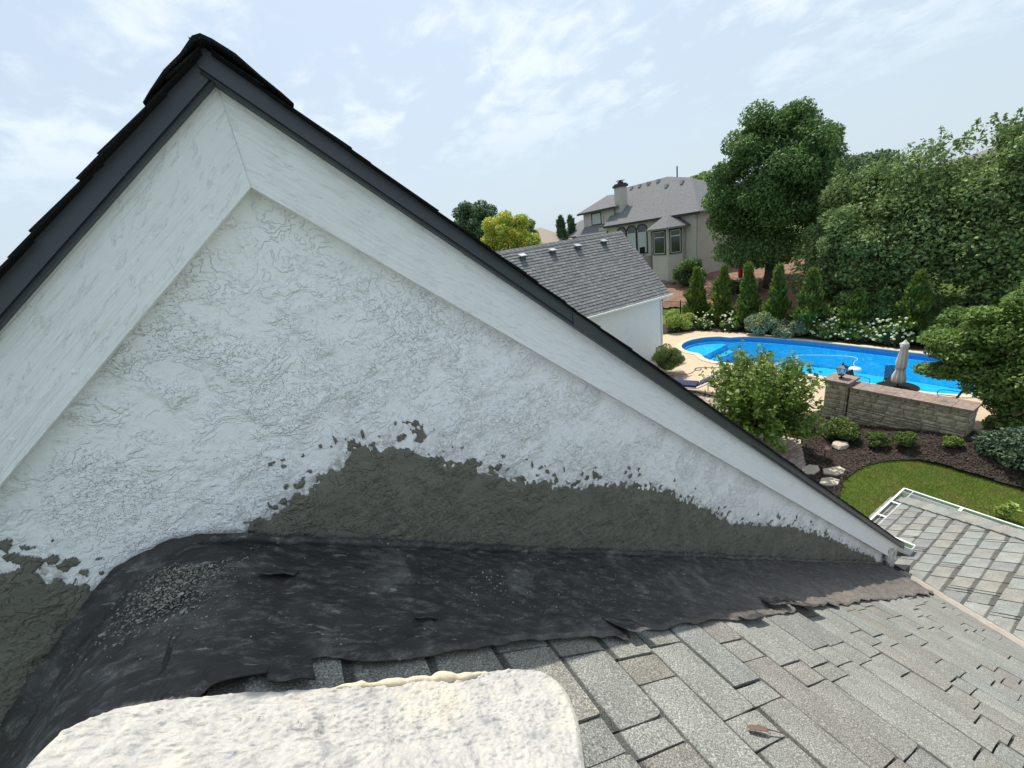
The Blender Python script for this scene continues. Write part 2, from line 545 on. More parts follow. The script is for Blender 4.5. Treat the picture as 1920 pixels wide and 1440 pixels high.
for bx, bz, br in ((0.048, 7.512, .016), (0.104, 7.485, .014), (0.13, 7.50, .010), (0.196, 7.474, .018), (0.247, 7.505, .013), (0.235, 7.478, .013), (0.251, 7.450, .020), (0.30, 7.46, .008), (0.27, 7.49, .006), (0.401, 7.290, .024), (0.43, 7.275, .014), (0.50, 7.232, .018), (0.47, 7.245, .010), (0.53, 7.235, .006), (-0.118, 7.441, .016), (-0.10, 7.455, .010),
                   (-0.137, 7.512, .009), (-0.159, 7.53, .006), (-0.13, 7.53, .005), (-0.15, 7.45, .010), (-0.165, 7.41, .012), (-0.19, 7.40, .008), (-0.13, 7.415, .014), (-0.625, 7.478, .015), (-0.658, 7.483, .020), (-0.605, 7.458, .017), (-0.62, 7.45, .014), (-0.538, 7.482, .006), (-0.682, 7.52, .014), (-0.67, 7.505, .012), (-0.70, 7.56, .008), (-0.59, 7.42, .010), (-0.57, 7.40, .007), (-0.56, 7.44, .004), (-0.61, 7.52, .005), (0.66, 7.125, .010), (0.9, 7.0, .014), (0.95, 6.99, .018), (1.0, 6.98, .010), (1.15, 6.90, .016)):
    dd_ = np.sqrt((GX - bx) ** 2 + ((GZ - bz) * 1.1) ** 2)
    dn_ = dd_ + 0.018 * (fbm(GX * 60, GZ * 60, 63, 3) - .5)
    soft = np.where(dd_ < br * 2.2, np.maximum(soft, (br - dn_) / 0.004), soft)
smear = np.clip(band * 1.2 * sstep(0.34, 0.58, fbm(GX * 16, GZ * 16, 81, 3)) + 0.15 * (d > -0.2) * (d < 0) * (fbm(GX * 22, GZ * 22, 85, 2) > .6), 0, 0.9)
Yw = 1.2 - relief + 0.004
V = np.stack([GX, Yw, GZ], -1).reshape(-1, 3)
nx = len(xs)
idx = np.arange(nx * NZ).reshape(nx, NZ)
Fq = np.stack([idx[:-1, :-1], idx[1:, :-1], idx[1:, 1:], idx[:-1, 1:]], -1).reshape(-1, 4)
wall = fast('gable_wall', V, Fq, M['stucco'], house, smooth=True)
at_ = wall.data.attributes.new('smear', 'FLOAT', 'POINT')
at_.data.foreach_set('value', smear.reshape(-1).astype(np.float32))
# the patch: its own coat, feathering into the wall at its ragged edge
st3 = plates(n_a, (0.42, 0.50, 0.58), 0.010)
relief2 = 0.0016 * rough_ + 0.004 * (fbm(GX * 5, GZ * 5, 77, 2) - .5) - .001
Yp = 1.2 - relief2 + 0.004 + 0.004 - 0.0085 * np.clip(soft * 0.5 + 0.5, 0, 1)
Yp = np.where(soft > 0.2, np.minimum(Yp, Yw - 0.0012), Yp)
Vp = np.stack([GX, Yp, GZ], -1).reshape(-1, 3)
sv = (soft.reshape(-1) > -0.4)
keep = sv[Fq].all(1)
Fk = Fq[keep]
used, inv = np.unique(Fk, return_inverse=True)
fast('grey_stucco_patch', Vp[used], inv.reshape(-1, 4), M['patch'], house, smooth=True)['label'] = 'fresh dark grey stucco patch along the foot of the wall'

# --- house bodies below the roofs
MB().prism([(-4.6, 0), (4.72, 0), (4.72, 4.15), (0.0, 8.09), (-4.6, 4.2)], 'y', 1.26, 8.0).build('house_body', M['body_white'], house)
MB().prism([(-4.2, 0), (4.75, 0), (4.75, 3.95), (-0.38, 7.22), (-4.2, 3.9)], 'y', -1.2, 1.25).build('wing_body', M['body_white'], house)
MB().box(4.76, 6.5, -1.2, 1.5, 0, 3.75).build('wing_body', M['body_white'], house)

# --- rake boards (mitred at the peak), trim and shingle edges
for sgn, nm in ((-1, 'boardL'), (1, 'boardR')):
    xe = -1.5 if sgn < 0 else 4.86
    z_lo = lambda x: float(rake(np.array(x), 8.207)); z_hi = lambda x: float(rake(np.array(x), 8.43))
    n = 60
    X_ = [0.010 + (xe - 0.010) * i / n for i in range(n + 1)]
    V = []; F = []
    for i, x in enumerate(X_):
        j = 0.0016 * (vn(np.array(x * 9.0), np.array(3.0 + sgn), 5) - 0.5)
        g = -0.0003 if i == 0 else 0.0
        V += [(x + sgn * g, 1.165, z_lo(x) + j), (x + sgn * g, 1.165, z_hi(x)), (x + sgn * g, 1.215, z_hi(x)), (x + sgn * g, 1.215, z_lo(x) + j)]
    for i in range(n):
        for k in range(4):
            a, b = i * 4 + k, i * 4 + (k + 1) % 4
            F.append((a, a + 4, b + 4, b) if sgn > 0 else (a, b, b + 4, a + 4))
    F.append((0, 1, 2, 3) if sgn > 0 else (3, 2, 1, 0)); F.append((n * 4 + 3, n * 4 + 2, n * 4 + 1, n * 4) if sgn > 0 else (n * 4, n * 4 + 1, n * 4 + 2, n * 4 + 3))
    mk('rake_board', V, F, M[nm], house)
for k in range(22):
    xk_ = -1.2 + k * 0.16 + random.uniform(-.03, .03) if k < 8 else 0.25 + (k - 8) * 0.33 + random.uniform(-.05, .05)
    zk_ = float(rake(np.array(xk_), 8.207)) + random.choice([0.035, 0.15]) + random.uniform(-.01, .01)
    MB().lathe([(.0045, 0), (.0045, .0012), (.002, .002)], (0, 0, 0), 8).build('nail_head', M['boardR'], house, world=False)
    o_ = bpy.context.scene.collection.objects[-1]
    o_.location = Vector((xk_, 1.1652, zk_)) - Vector(HR); o_.rotation_euler = (R(90), 0, 0)
# drip-edge trim: face with a rolled bottom lip; the right one overlaps the left at the peak
for sgn in (-1, 1):
    xe = -1.5 if sgn < 0 else 4.95
    x0 = 0.004 if sgn < 0 else -0.012
    yy = 1.142 if sgn < 0 else 1.138
    V = []; F = []
    for x in (x0, xe):
        zb = 8.3983 - 0.8333 * (abs(x - 0.010) if x != x0 else (-0.02 if sgn > 0 else 0.0))
        V += [(x, yy - .004, zb + .004), (x, yy, zb), (x, yy + .004, zb + .010), (x, yy, zb + .012), (x, yy, zb + .062), (x, yy + .03, zb + .062), (x, yy + .03, zb)]
    for k in range(7):
        F.append((k, (k + 1) % 7, 7 + (k + 1) % 7, 7 + k))
    F += [tuple(range(7)), tuple(range(7, 14))]
    t = mk('drip_edge_trim', V, F, M['fascia'], house)
    bm = bmesh.new(); bm.from_mesh(t.data); bmesh.ops.recalc_face_normals(bm, faces=bm.faces); bm.to_mesh(t.data); bm.free()
# second trim piece lapped over the first halfway down
V = []
_tl = MB()
_zb = lambda x: 8.3983 - 0.8333 * (x - 0.010)
_tl.add([(0.86, 1.1345, _zb(0.86) - .003), (2.0, 1.1345, _zb(2.0) - .003), (2.0, 1.1345, _zb(2.0) + .05), (0.86, 1.1345, _zb(0.86) + .05),
         (0.86, 1.1372, _zb(0.86) - .003), (2.0, 1.1372, _zb(2.0) - .003), (2.0, 1.1372, _zb(2.0) + .05), (0.86, 1.1372, _zb(0.86) + .05)],
        [(0, 1, 2, 3), (7, 6, 5, 4), (0, 4, 5, 1), (1, 5, 6, 2), (2, 6, 7, 3), (3, 7, 4, 0)])
_tl.build('trim_lap', M['fascia'], house)
# gable roof: decking + each course of shingles, butts seen end-on along the rake
for sgn in (-1, 1):
    xe = -4.9 if sgn < 0 else 4.95
    deck = MB().prism([(0.0, 8.452), (xe, 8.452 - 0.8333 * abs(xe - 0.01)), (xe, 8.410 - 0.8333 * abs(xe - 0.01)), (0.0, 8.410)], 'y', 1.150, 8.3).build('roof_slope', M['felt'], house)
    c, s = math.cos(R(39.8)), math.sin(R(39.8))
    ncs = 33 if sgn > 0 else 9
    for k in range(ncs):
        u0 = 0.16 + 0.19 * k
        for layer in range(2):
            uu = u0 - 0.055 * layer + random.uniform(-.006, .006)
            th = (0.0055, 0.0105)[layer]
            y0 = 1.118 + random.uniform(-0.010, 0.007)
            L = min(0.235 if layer == 0 else 0.17, uu - 0.01)
            kk = 0.62 if sgn > 0 else 0.9
            pts = [(-L, .0010 + .0018 * layer), (-L * .5, .0022 + .0024 * layer), (0, .0045 + .0036 * layer), (random.uniform(-.004, .004), .0085 + .0045 * layer), (-L * .5, .0052 + .0034 * layer), (-L, .0026 + .0022 * layer)]
            poly = [(sgn * ((uu + a) * c + h * kk * s) + 0.01, 8.452 - (uu + a) * s + h * kk * c) for a, h in pts]
            m_ = MB()
            ny = 3
            m_.prism(poly, 'y', y0, 8.3)
            o = m_.build('shingle', M['shingle_dark'], deck)
# ridge cap pieces, bent over the peak
capr = None
for k in range(9):
    y0 = 1.105 + 0.17 * k
    V = []; F = []
    prof_c = [(-0.132, -.112), (-0.115, -.094), (-0.08, -.062), (-0.045, -.031), (-0.015, -.006), (0.0, .000), (0.018, -.007), (0.05, -.033), (0.085, -.063), (0.115, -.092), (0.132, -.109)]
    rows = 2
    for j, (y, dz) in enumerate(((y0, 0.008), (y0 + 0.26, 0.001))):
        for t_, off in ((0, 0.0), (1, 0.009)):
            for x, z in prof_c:
                jj = 0.004 * math.sin(x * 37 + k * 2 + j)
                V.append((x + 0.01, y + (0.005 * math.sin(x * 90 + k) if j == 0 else 0), 8.452 + z + dz - off * (1 - .75 * abs(x) / .132) + jj * .5 + .010 - .006 * (abs(x) / .132) ** 2))
    n = len(prof_c)
    for i in range(n - 1):
        F += [(i, i + 1, 2 * n + i + 1, 2 * n + i), (n + i, 3 * n + i, 3 * n + i + 1, n + i + 1), (i, n + i, n + i + 1, i + 1), (2 * n + i, 2 * n + i + 1, 3 * n + i + 1, 3 * n + i)]
    F += [(0, 2 * n, 3 * n, n), (n - 1, 2 * n - 1, 4 * n - 1, 3 * n - 1)]
    mk('ridge_cap', V, F, M['shingle_dark'], house)
# little box vent peeping over the gable roof edge
vx = 0.50
MB().box(vx - .05, vx + .06, 1.95, 2.09, 8.05, 8.165).box(vx - .075, vx + .085, 1.925, 2.115, 8.166, 8.182).build('roof_vent', M['fascia'], house)

# --- lower roof P1 (falls to the right), P2 beyond the valley, P3 beyond the hip
n1 = Vector((0.5352, 0, 0.8447)); d1 = Vector((0.8447, 0, -0.5352))
c2 = 1 / math.sqrt(1 + .57 ** 2); s2 = .57 * c2
n2 = Vector((0, s2, c2)); d2 = Vector((0, c2, -s2))


def xv(y): return (2.403 + 0.57 * y) / 0.6336
def yv(x): return (0.6336 * x - 2.403) / 0.57
def xh(y): return 6.69 - (1.627 - y) * 0.80


roof1 = mk('roof_slope', [(-0.38, -1.2, P1(-.38) - .004), (xv(-1.2), -1.2, P1(xv(-1.2)) - .004), (xv(1.22), 1.22, P1(xv(1.22)) - .004), (-0.38, 1.22, P1(-.38) - .004),
                          (-2.6, -1.2, 5.34), (-2.6, 1.22, 5.34)], [(0, 1, 2, 3), (4, 0, 3, 5)], M['felt'], house)
MB().add([(-0.38, -8.0, P1(-.38) + .004), (2.2, -8.0, P1(2.2) + .004), (xv(-1.2) - .1, -1.2, P1(xv(-1.2) - .1) + .004), (-0.38, -1.2, P1(-.38) + .004), (-3.4, -8.0, 4.66), (-3.4, -1.2, 4.66)], [(0, 1, 2, 3), (4, 0, 3, 5)]).build('roof_slope', simple('grey_roof_behind', (.24, .24, .225), .95, .2, 9.0), house)
roof1['label'] = 'sunlit slope of grey green shingles below the gable wall'
roof2 = mk('roof_slope', [(xv(-1.2) , -1.2, P2(-1.2) - .004), (xh(-1.2), -1.2, P2(-1.2) - .004), (xh(1.627), 1.627, P2(1.627) - .004), (4.80, 1.627, P2(1.627) - .004), (4.80, yv(4.8), P2(yv(4.8)) - .004)],
            [(0, 1, 2, 3, 4)], M['felt'], house)
roof2['label'] = 'lower wing slope of grey shingles beside the metal valley'
zc = P2(1.627)
roof3 = mk('roof_slope', [(xh(-1.2), -1.2, P2(-1.2) - .004), (6.80, -1.2, P2(-1.2) - 0.71 * (6.80 - xh(-1.2))), (6.80, 1.627, zc - 0.71 * (6.8 - xh(1.627))), (xh(1.627), 1.627, zc - .004)], [(0, 1, 2, 3)], M['shingle2'], house)


def tab_mesh(name, w, e, t, rng, cham, mat, up=0.003):
    """a shingle tab lying downslope along +x, butt at x = 0, width along y"""
    L = e + 0.04
    ch = lambda: rng.uniform(0.3, 1.0) * cham
    a, b, c_, d_ = ch(), ch(), ch(), ch()
    out = [(-L, -w / 2), (-e * .45, -w / 2 + rng.uniform(-.002, .002)), (-a, -w / 2), (-a * .25, -w / 2 + b * .35), (rng.uniform(-.0025, .001), -w / 2 + b), (rng.uniform(-.002, .002), 0),
           (rng.uniform(-.0025, .001), w / 2 - c_), (-d_ * .25, w / 2 - c_ * .35), (-d_, w / 2), (-e * .45, w / 2 + rng.uniform(-.002, .002)), (-L, w / 2)]
    n = len(out)
    V = [(x, y, t + (up - t) * min(1, -x / L) if x < 0 else t) for x, y in out] + [(x, y, -0.003) for x, y in out]
    F = [tuple(range(n))] + [(i, n + i, n + (i + 1) % n, (i + 1) % n) for i in range(n)]
    me = bpy.data.meshes.new(name)
    me.from_pydata(V, [], F)
    me.materials.append(mat)
    me.update()
    return me


_mcache = {}


def place_tab(parent, p, dvec, nvec, w, e, t, mat, key, cham, slot, name='shingle'):
    wq = max(round(w / 0.01) * 0.01, 0.03) - slot
    k = (key, round(wq, 4), t, random.randrange(2))
    if k not in _mcache:
        _mcache[k] = tab_mesh('shingle', wq, e, t, random, cham, mat)
    o = bpy.data.objects.new(name, _mcache[k])
    COL.objects.link(o)
    o.parent = parent
    y = nvec.cross(dvec)
    tw = random.uniform(-.006, .006)
    dd = (dvec + y * tw).normalized(); yy = nvec.cross(dd)
    m = Matrix(((dd.x, yy.x, nvec.x, 0), (dd.y, yy.y, nvec.y, 0), (dd.z, yy.z, nvec.z, 0), (0, 0, 0, 1)))
    m.translation = Vector(p) - wloc(parent)
    o.matrix_local = m
    return o


def cut_tab(parent, p, dvec, nvec, corners, t, mat):
    """tab with a slanted end; corners in local (downslope, along) order, counter-clockwise from above"""
    n = len(corners)
    L = 0.228
    V = [(x, y, t + (0.003 - t) * min(1, -x / L)) for x, y in corners] + [(x, y, -0.003) for x, y in corners]
    me = bpy.data.meshes.new('shingle')
    me.from_pydata(V, [], [tuple(range(n))] + [(i, n + i, n + (i + 1) % n, (i + 1) % n) for i in range(n)])
    me.materials.append(mat); me.update()
    o = bpy.data.objects.new('shingle', me); COL.objects.link(o); o.parent = parent
    yy = nvec.cross(dvec)
    m = Matrix(((dvec.x, yy.x, nvec.x, 0), (dvec.y, yy.y, nvec.y, 0), (dvec.z, yy.z, nvec.z, 0), (0, 0, 0, 1)))
    m.translation = Vector(p) - wloc(parent)
    o.matrix_local = m
    return o


E1 = 0.188
for k in range(-3, 28):
    xk = 0.353 + 0.1588 * k
    y_lo = max(-0.14 if xk > 0.9 else 0.16, yv(xk - 0.08) + 0.085)
    y = y_lo if yv(xk) > -0.3 else y_lo - random.uniform(0, .3)
    deep = random.random() < 0.5
    if yv(xk) > -0.25:
        # first piece of the course is trimmed along the valley; local y runs along +y
        ye = y_lo + random.choice([0.16, 0.22, 0.28])
        up_ = 0.228
        ylo_b = yv(xk) + 0.085; ylo_u = yv(xk - up_ * d1.x) + 0.085
        cut_tab(roof1, (xk, 0.0, P1(xk)), d1, n1, [(0, ylo_b), (0, ye), (-up_, ye), (-up_, ylo_u)], 0.0105, M['shingle'])
        y = ye + 0.004
        deep = False
    while y < 0.86:
        w = random.choice([0.22, 0.26, 0.32, 0.38]) if deep else random.choice([0.06, 0.08, 0.08, 0.10])
        if y + w > 0.9: w = max(0.06, 0.9 - y)
        t = 0.0112 if deep else 0.0078
        place_tab(roof1, (xk + random.uniform(-.002, .002), y + w / 2, P1(xk) + 0.0), d1, n1, w, E1, t, M['shingle'], 'a', 0.022 if deep else 0.006, 0.012 if deep else 0.001)
        y += w
        deep = not deep
E2 = 0.178
for k in range(-1, 12):
    yk = 1.64 - 0.1545 * k
    xa = xv(yk - 0.07) + 0.075; xb = xh(yk - 0.05) - 0.05
    x = xa if k > 2 else max(xa, 4.98)
    w0 = random.choice([0.10, 0.17])
    first = True
    if xv(yk) > 4.6 - 2.0 and x == xa:
        up_ = 0.218
        xe_ = xa + w0
        xb_ = xv(yk) + 0.055; xu_ = xv(yk - up_ * d2.y) + 0.055
        cut_tab(roof2, (0.0, yk, P2(yk)), d2, n2, [(0, -xe_), (0, -xb_), (-up_, -xu_), (-up_, -xe_)], 0.009, M['shingle2'])
        x = xe_ + 0.006
        first = False
    while x < xb - 0.02:
        w = w0 if first else random.choice([0.16, 0.18, 0.20, 0.20, 0.04])
        first = False
        w = min(w, xb - x)
        place_tab(roof2, (x + w / 2, yk + random.uniform(-.002, .002), P2(yk)), d2, n2, w, E2, random.choice([0.0085, 0.010]), M['shingle2'], 'b', 0.012, 0.011)
        x += w
# hip caps
hipd = Vector((-0.8, -1, 0.57)).normalized()
for k in range(19):
    p = Vector((xh(1.627), 1.627, zc)) + hipd * (0.135 * k + 0.02)
    side = Vector((1, -0.8, 0)).normalized()
    V = []; F = []
    prof_c = [(-0.14, -0.042), (-0.06, -0.014), (0.0, 0.004), (0.06, -0.026), (0.13, -0.064)]
    for j, (dl, dz) in enumerate(((0.0, 0.028), (0.19, 0.010))):
        for off in (0, 0.010):
            for a, z in prof_c:
                V.append(p + hipd * dl + side * a + Vector((0, 0, z + dz - off)))
    n = 5
    for i in range(n - 1):
        F += [(i, 2 * n + i, 2 * n + i + 1, i + 1), (n + i, n + i + 1, 3 * n + i + 1, 3 * n + i), (i, i + 1, n + i + 1, n + i), (2 * n + i, 3 * n + i, 3 * n + i + 1, 2 * n + i + 1)]
    F += [(0, n, 3 * n, 2 * n), (n - 1, 3 * n - 1, 4 * n - 1, 2 * n - 1)]
    mk('hip_cap', V, F, M['shingle2'], house)
# W-shaped valley metal
V = []; F = []
vd = Vector((0.57, 0.6336, 0)).normalized()
ys_ = np.linspace(-1.2, 1.08, 20)
for y in ys_:
    x = xv(y)
    for a in (-0.155, -0.035, -0.018, 0.0, 0.018, 0.035, 0.13):
        # a<0 : on P1 side (smaller x / larger y), a>0 : on P2 side
        qx, qy = x + a * vd.y, y - a * vd.x
        z = (P1(qx) if a < 0 else P2(qy)) + 0.004 + (0.024 if a == 0 else 0.0)
        if abs(a) == 0.018: z += 0.003
        V.append((qx, qy, z))
for i in range(len(ys_) - 1):
    for k in range(6):
        a = i * 7 + k
        F.append((a, a + 1, a + 8, a + 7))
mk('valley_metal', V, F, M['valley'], house)
# P2 edge lip shadow: nothing; gutters
def gutter(name, p0, p1, inward, parent, cap0=True, cap1=True, hangers=()):
    """open K-style trough from p0 to p1; inward = unit vector to the roof"""
    p0 = Vector(p0); p1 = Vector(p1); w = Vector(inward); up = Vector((0, 0, 1))
    pr = [(0.0, 0.0), (0.006, -0.012), (0.012, -0.055), (0.035, -0.085), (0.105, -0.085), (0.105, 0.012)]
    th = 0.004
    V = []; F = []
    for p in (p0, p1):
        for a, h in pr: V.append(p + w * a + up * h)
        for a, h in pr: V.append(p + w * min(max(a + th, th), 0.105 - th) + up * (h + (th if h < -.05 else 0)))
    n = len(pr)
    for i in range(n - 1):
        F += [(i, i + 1, 2 * n + i + 1, 2 * n + i)]
    for i in (0, n - 1):
        F += [(i, n + i, 3 * n + i, 2 * n + i)]
    g = mk(name, V, F, M['gutter'], parent)
    V2 = V; F2 = [(n + i, 3 * n + i, 3 * n + i + 1, n + i + 1) for i in range(n - 1)]
    gi = mk('gutter_trough', V2, F2, M['gutter_in'], g)
    lip = MB()
    d = (p1 - p0)
    dn = d.normalized()
    q = [p0 + w * (-0.010) + up * 0.004, p1 + w * (-0.010) + up * 0.004]
    lip.add([q[0], q[1], q[1] + w * .02, q[0] + w * .02, q[0] - up * .012, q[1] - up * .012, q[1] + w * .02 - up * .012, q[0] + w * .02 - up * .012],
            [(0, 1, 2, 3), (7, 6, 5, 4), (0, 4, 5, 1), (1, 5, 6, 2), (2, 6, 7, 3), (3, 7, 4, 0)])
    lip.build('gutter_lip', M['gutter'], g)
    for k, c in enumerate((cap0, cap1)):
        if c:
            p = (p0, p1)[k]
            s_ = -dn if k == 0 else dn
            ca = [p + w * a + up * h for a, h in pr] + [p + w * a + up * h + s_ * .004 for a, h in pr]
            mk('end_cap', ca, [tuple(range(n)), tuple(range(2 * n - 1, n - 1, -1))] + [(i, n + i, n + (i + 1) % n, (i + 1) % n) for i in range(n)], M['gutter'], g)
    for t in hangers:
        c = p0 + d * t
        hb = MB()
        a = dn * 0.014
        z = up * 0.006
        A = c; Bp = c + w * 0.115
        hb.add([A - a, A + a, Bp + a, Bp - a, A - a + z, A + a + z, Bp + a + z, Bp - a + z], [(3, 2, 1, 0), (4, 5, 6, 7), (0, 1, 5, 4), (1, 2, 6, 5), (2, 3, 7, 6), (3, 0, 4, 7)])
        hb.build('gutter_hanger', M['gutter'], g)
    return g


gutter('gutter', (6.93, 1.725, zc + .004), (5.27, 1.725, zc + .004), (0, -1, 0), house, False, True, (0.27, 0.52, 0.8))
gutter('gutter', (6.93, -1.2, zc + .004), (6.93, 1.725, zc + .004), (-1, 0, 0), house, False, False, (0.5, 0.8))
gutter('gutter', (5.215, 1.12, 4.19), (5.215, 8.0, 4.19), (-1, 0, 0), house, True, True, (0.1, 0.3, 0.5))
# broken mortar nub at the foot of the rake board
nub = MB()
for k in range(26):
    px_, pz_ = 4.74 + random.uniform(-.14, .10), 0
    pz_ = P1(px_) + random.uniform(.05, .24)
    r_ = random.uniform(.018, .05)
    V = []
    for a in range(8):
        V.append((px_ + r_ * random.uniform(.5, 1) * (1 if a & 1 else -1), 1.17 + r_ * .5 * random.uniform(.3, 1) * (1 if a & 2 else -1), pz_ + r_ * random.uniform(.5, 1) * (1 if a & 4 else -1)))
    nub.add(V, [(0, 1, 3, 2), (4, 6, 7, 5), (0, 4, 5, 1), (2, 3, 7, 6), (0, 2, 6, 4), (1, 5, 7, 3)])
nub.build('broken_mortar', simple('pale_broken_mortar', (.52, .51, .48), .9, .35, 30.0), house)['kind'] = 'stuff'

# --- torn black membrane over the foot of the wall
xm = np.concatenate([np.arange(-1.25, 1.2, 0.011), np.arange(1.2, 4.72, 0.016)])
NT_ = 84
tt = np.linspace(0, 1, NT_)
edge = 0.735 + 0.030 * (fbm(xm * 3.0, xm * 0 + 1.3, 5, 3) - 0.5) + 0.022 * (vn(xm * 11.0, xm * 0, 8) - 0.5) * (xm > 0.5) + 0.020 * (np.abs(((xm * 5.3) % 1.0) - 0.5)) * (xm > 1.7)
edge = edge + 0.035 * np.exp(-((xm - 0.70) / 0.03) ** 2) - 0.03 * np.exp(-((xm - 0.62) / 0.025) ** 2) + 0.07 * np.exp(-((xm - 1.93) / 0.035) ** 2) + 0.03 * np.exp(-((xm + 0.14) / .05) ** 2)
edge = np.where(xm < -0.30, np.interp(xm, [-1.3, -0.46, -0.41, -0.36, -0.30], [0.25, 0.25, 0.40, 0.62, 0.735]), edge)
endx = 4.64
y_wall = 1.196
MX = np.repeat(xm[:, None], NT_, 1)
MY = y_wall + (edge - y_wall)[:, None] * tt[None, :]
# pull the right end back along the valley
lim = np.array([xv(v) for v in np.linspace(0.6, 1.25, 60)]) - 0.13
xlim = np.interp(MY, np.linspace(0.6, 1.25, 60), lim) + 0.03 * (vn(MY * 40, MY * 0, 3) - 0.5)
MX = np.where(MX > 1.2, 1.2 + (MX - 1.2) * (np.minimum(xlim, 4.66) - 1.2) / (4.72 - 1.2), MX)
MZ = prof(MX) + 0.021
wr = 0.016 * (fbm(MX * 7, MY * 9, 15, 4) - 0.5) + 0.0075 * (fbm(MX * 26, MY * 8, 25, 3) - 0.5)
diag = fbm((MX + MY * 0.9) * 24, (MX - MY) * 3, 35, 3)
wr += 0.006 * sstep(0.56, 0.62, fbm((MX * .6 + MY) * 30, (MX - MY) * 6, 37, 3)) + 0.008 * sstep(0.55, 0.75, diag) * sstep(0.7, 1.6, MX)
wr += 0.012 * (fbm((MX * .5 + MY) * 20, MX * 3, 45, 3) - 0.5) * sstep(-0.35, -0.6, MX)
lift = tt[None, :] ** 10 * (0.006 + 0.030 * fbm(xm * 4.0, xm * 0, 55, 3)[:, None] ** 2)
MZ = MZ + wr + lift - 0.010 * (tt[None, :] > 0.985)
# turned up against the wall
upt = np.clip((0.05 - tt) / 0.05, 0, 1)[None, :]
MZ = MZ + upt ** 2 * (0.028 + 0.03 * sstep(-0.3, -0.6, MX))
MYY = MY - 0.010 * (1 - upt) * 0 - 0.012 * (tt[None, :] < 0.03)
V = np.stack([MX, MYY, MZ], -1).reshape(-1, 3)
nm_ = len(xm)
idx = np.arange(nm_ * NT_).reshape(nm_, NT_)
F = np.stack([idx[:-1, :-1], idx[:-1, 1:], idx[1:, 1:], idx[1:, :-1]], -1).reshape(-1, 4)
mem = fast('roof_membrane', V, F, M['membrane'], house, smooth=True)
mem['label'] = 'torn black membrane strip lying against the foot of the wall'
dust_sun = np.clip(0.75 * sstep(0.75, 2.2, MX) * sstep(0.30, 1.0, tt[None, :] + 0 * MX) + 0.28 * sstep(0.6, 2.6, MX) + 0.35 * sstep(0.93, 1.0, tt[None, :] + 0 * MX) * sstep(-.1, .5, MX), 0, 0.92)  # tan towards the outer right edge: real dust plus sunlight put into the colour
dust_sun *= 0.55 + 0.6 * fbm(MX * 9, MY * 9, 95, 3)
at_ = mem.data.attributes.new('dust_sun', 'FLOAT', 'POINT')
at_.data.foreach_set('value', np.clip(dust_sun, 0, 1).reshape(-1).astype(np.float32))
sol = mem.modifiers.new('thickness', 'SOLIDIFY'); sol.thickness = 0.004; sol.offset = -1.0


def on_mem(x, y, h=0.0): return (x, y, float(prof(np.array(x))) + 0.024 + h)


def flap(name, pts, curl, label=None):
    """small lifted scrap of membrane"""
    n = 6
    V = []; F = []
    (ax, ay), (bx, by), (cx_, cy_), (dx_, dy_) = pts
    for i in range(n + 1):
        for j in range(n + 1):
            u, v = i / n, j / n
            x = (ax * (1 - u) + bx * u) * (1 - v) + (dx_ * (1 - u) + cx_ * u) * v
            y = (ay * (1 - u) + by * u) * (1 - v) + (dy_ * (1 - u) + cy_ * u) * v
            V.append(on_mem(x, y, 0.004 + curl * v * v + 0.004 * math.sin(u * 7 + v * 3)))
    for i in range(n):
        for j in range(n):
            a = i * (n + 1) + j
            F.append((a, a + 1, a + n + 2, a + n + 1))
    o = mk(name, V, F, M['membrane'], mem, smooth=True)
    s = o.modifiers.new('thickness', 'SOLIDIFY'); s.thickness = 0.003
    if label: o['label'] = label
    return o


flap('membrane_patch', [(-0.222, 0.775), (-0.163, 0.765), (-0.157, 0.702), (-0.226, 0.712)], 0.010, 'small square patch near the lower edge')
flap('membrane_flap', [(0.60, 0.80), (0.70, 0.78), (0.735, 0.70), (0.645, 0.70)], 0.032)
flap('membrane_flap', [(1.78, 0.81), (1.93, 0.80), (1.97, 0.70), (1.80, 0.70)], 0.060)
flap('membrane_flap', [(1.60, 0.84), (1.76, 0.83), (1.74, 0.75), (1.58, 0.76)], 0.030)
flap('membrane_flap', [(1.25, 0.78), (1.42, 0.77), (1.44, 0.70), (1.27, 0.70)], 0.022)
flap('membrane_flap', [(-0.24, 1.06), (-0.17, 1.05), (-0.18, 1.02), (-0.25, 1.03)], 0.012)
flap('membrane_flap', [(0.06, 0.86), (0.11, 0.85), (0.10, 0.83), (0.05, 0.84)], 0.020)
cr = MB()
rng = random.Random(5)
for k in range(2600):
    mode = rng.random()
    if mode < 0.80:
        x, y = rng.gauss(-0.40, 0.055), rng.gauss(1.04, 0.06)
    elif mode < 0.89:
        x, y = rng.uniform(-0.45, 1.1), rng.uniform(0.80, 1.17)
    elif mode < 0.96:
        x, y = rng.uniform(0.1, 3.6), rng.triangular(0.80, 1.18, 1.15)
    else:
        x, y = rng.gauss(0.45, .12), rng.gauss(0.93, .06)
    if not (0.76 < y < 1.175): continue
    r_ = rng.choice([.0006, .0009, .0012, .0016]) * rng.uniform(.7, 1.3)
    if rng.random() < .018: r_ *= 3.2; big_ = .25
    else: big_ = 1.0
    x0, y0, z0 = on_mem(x, y, 0.001)
    fl = rng.uniform(.35, .8) * big_
    V = [(x0 + r_ * rng.uniform(.5, 1) * (1 if a & 1 else -1) * 1.3, y0 + r_ * rng.uniform(.5, 1) * (1 if a & 2 else -1), z0 + r_ * fl * (1 if a & 4 else -.6) - 0.6336 * 0) for a in range(8)]
    cr.add(V, [(0, 1, 3, 2), (4, 6, 7, 5), (0, 4, 5, 1), (2, 3, 7, 6), (0, 2, 6, 4), (1, 5, 7, 3)])
tag(cr.build('mortar_crumbs', M['crumb'], mem), kind='stuff')

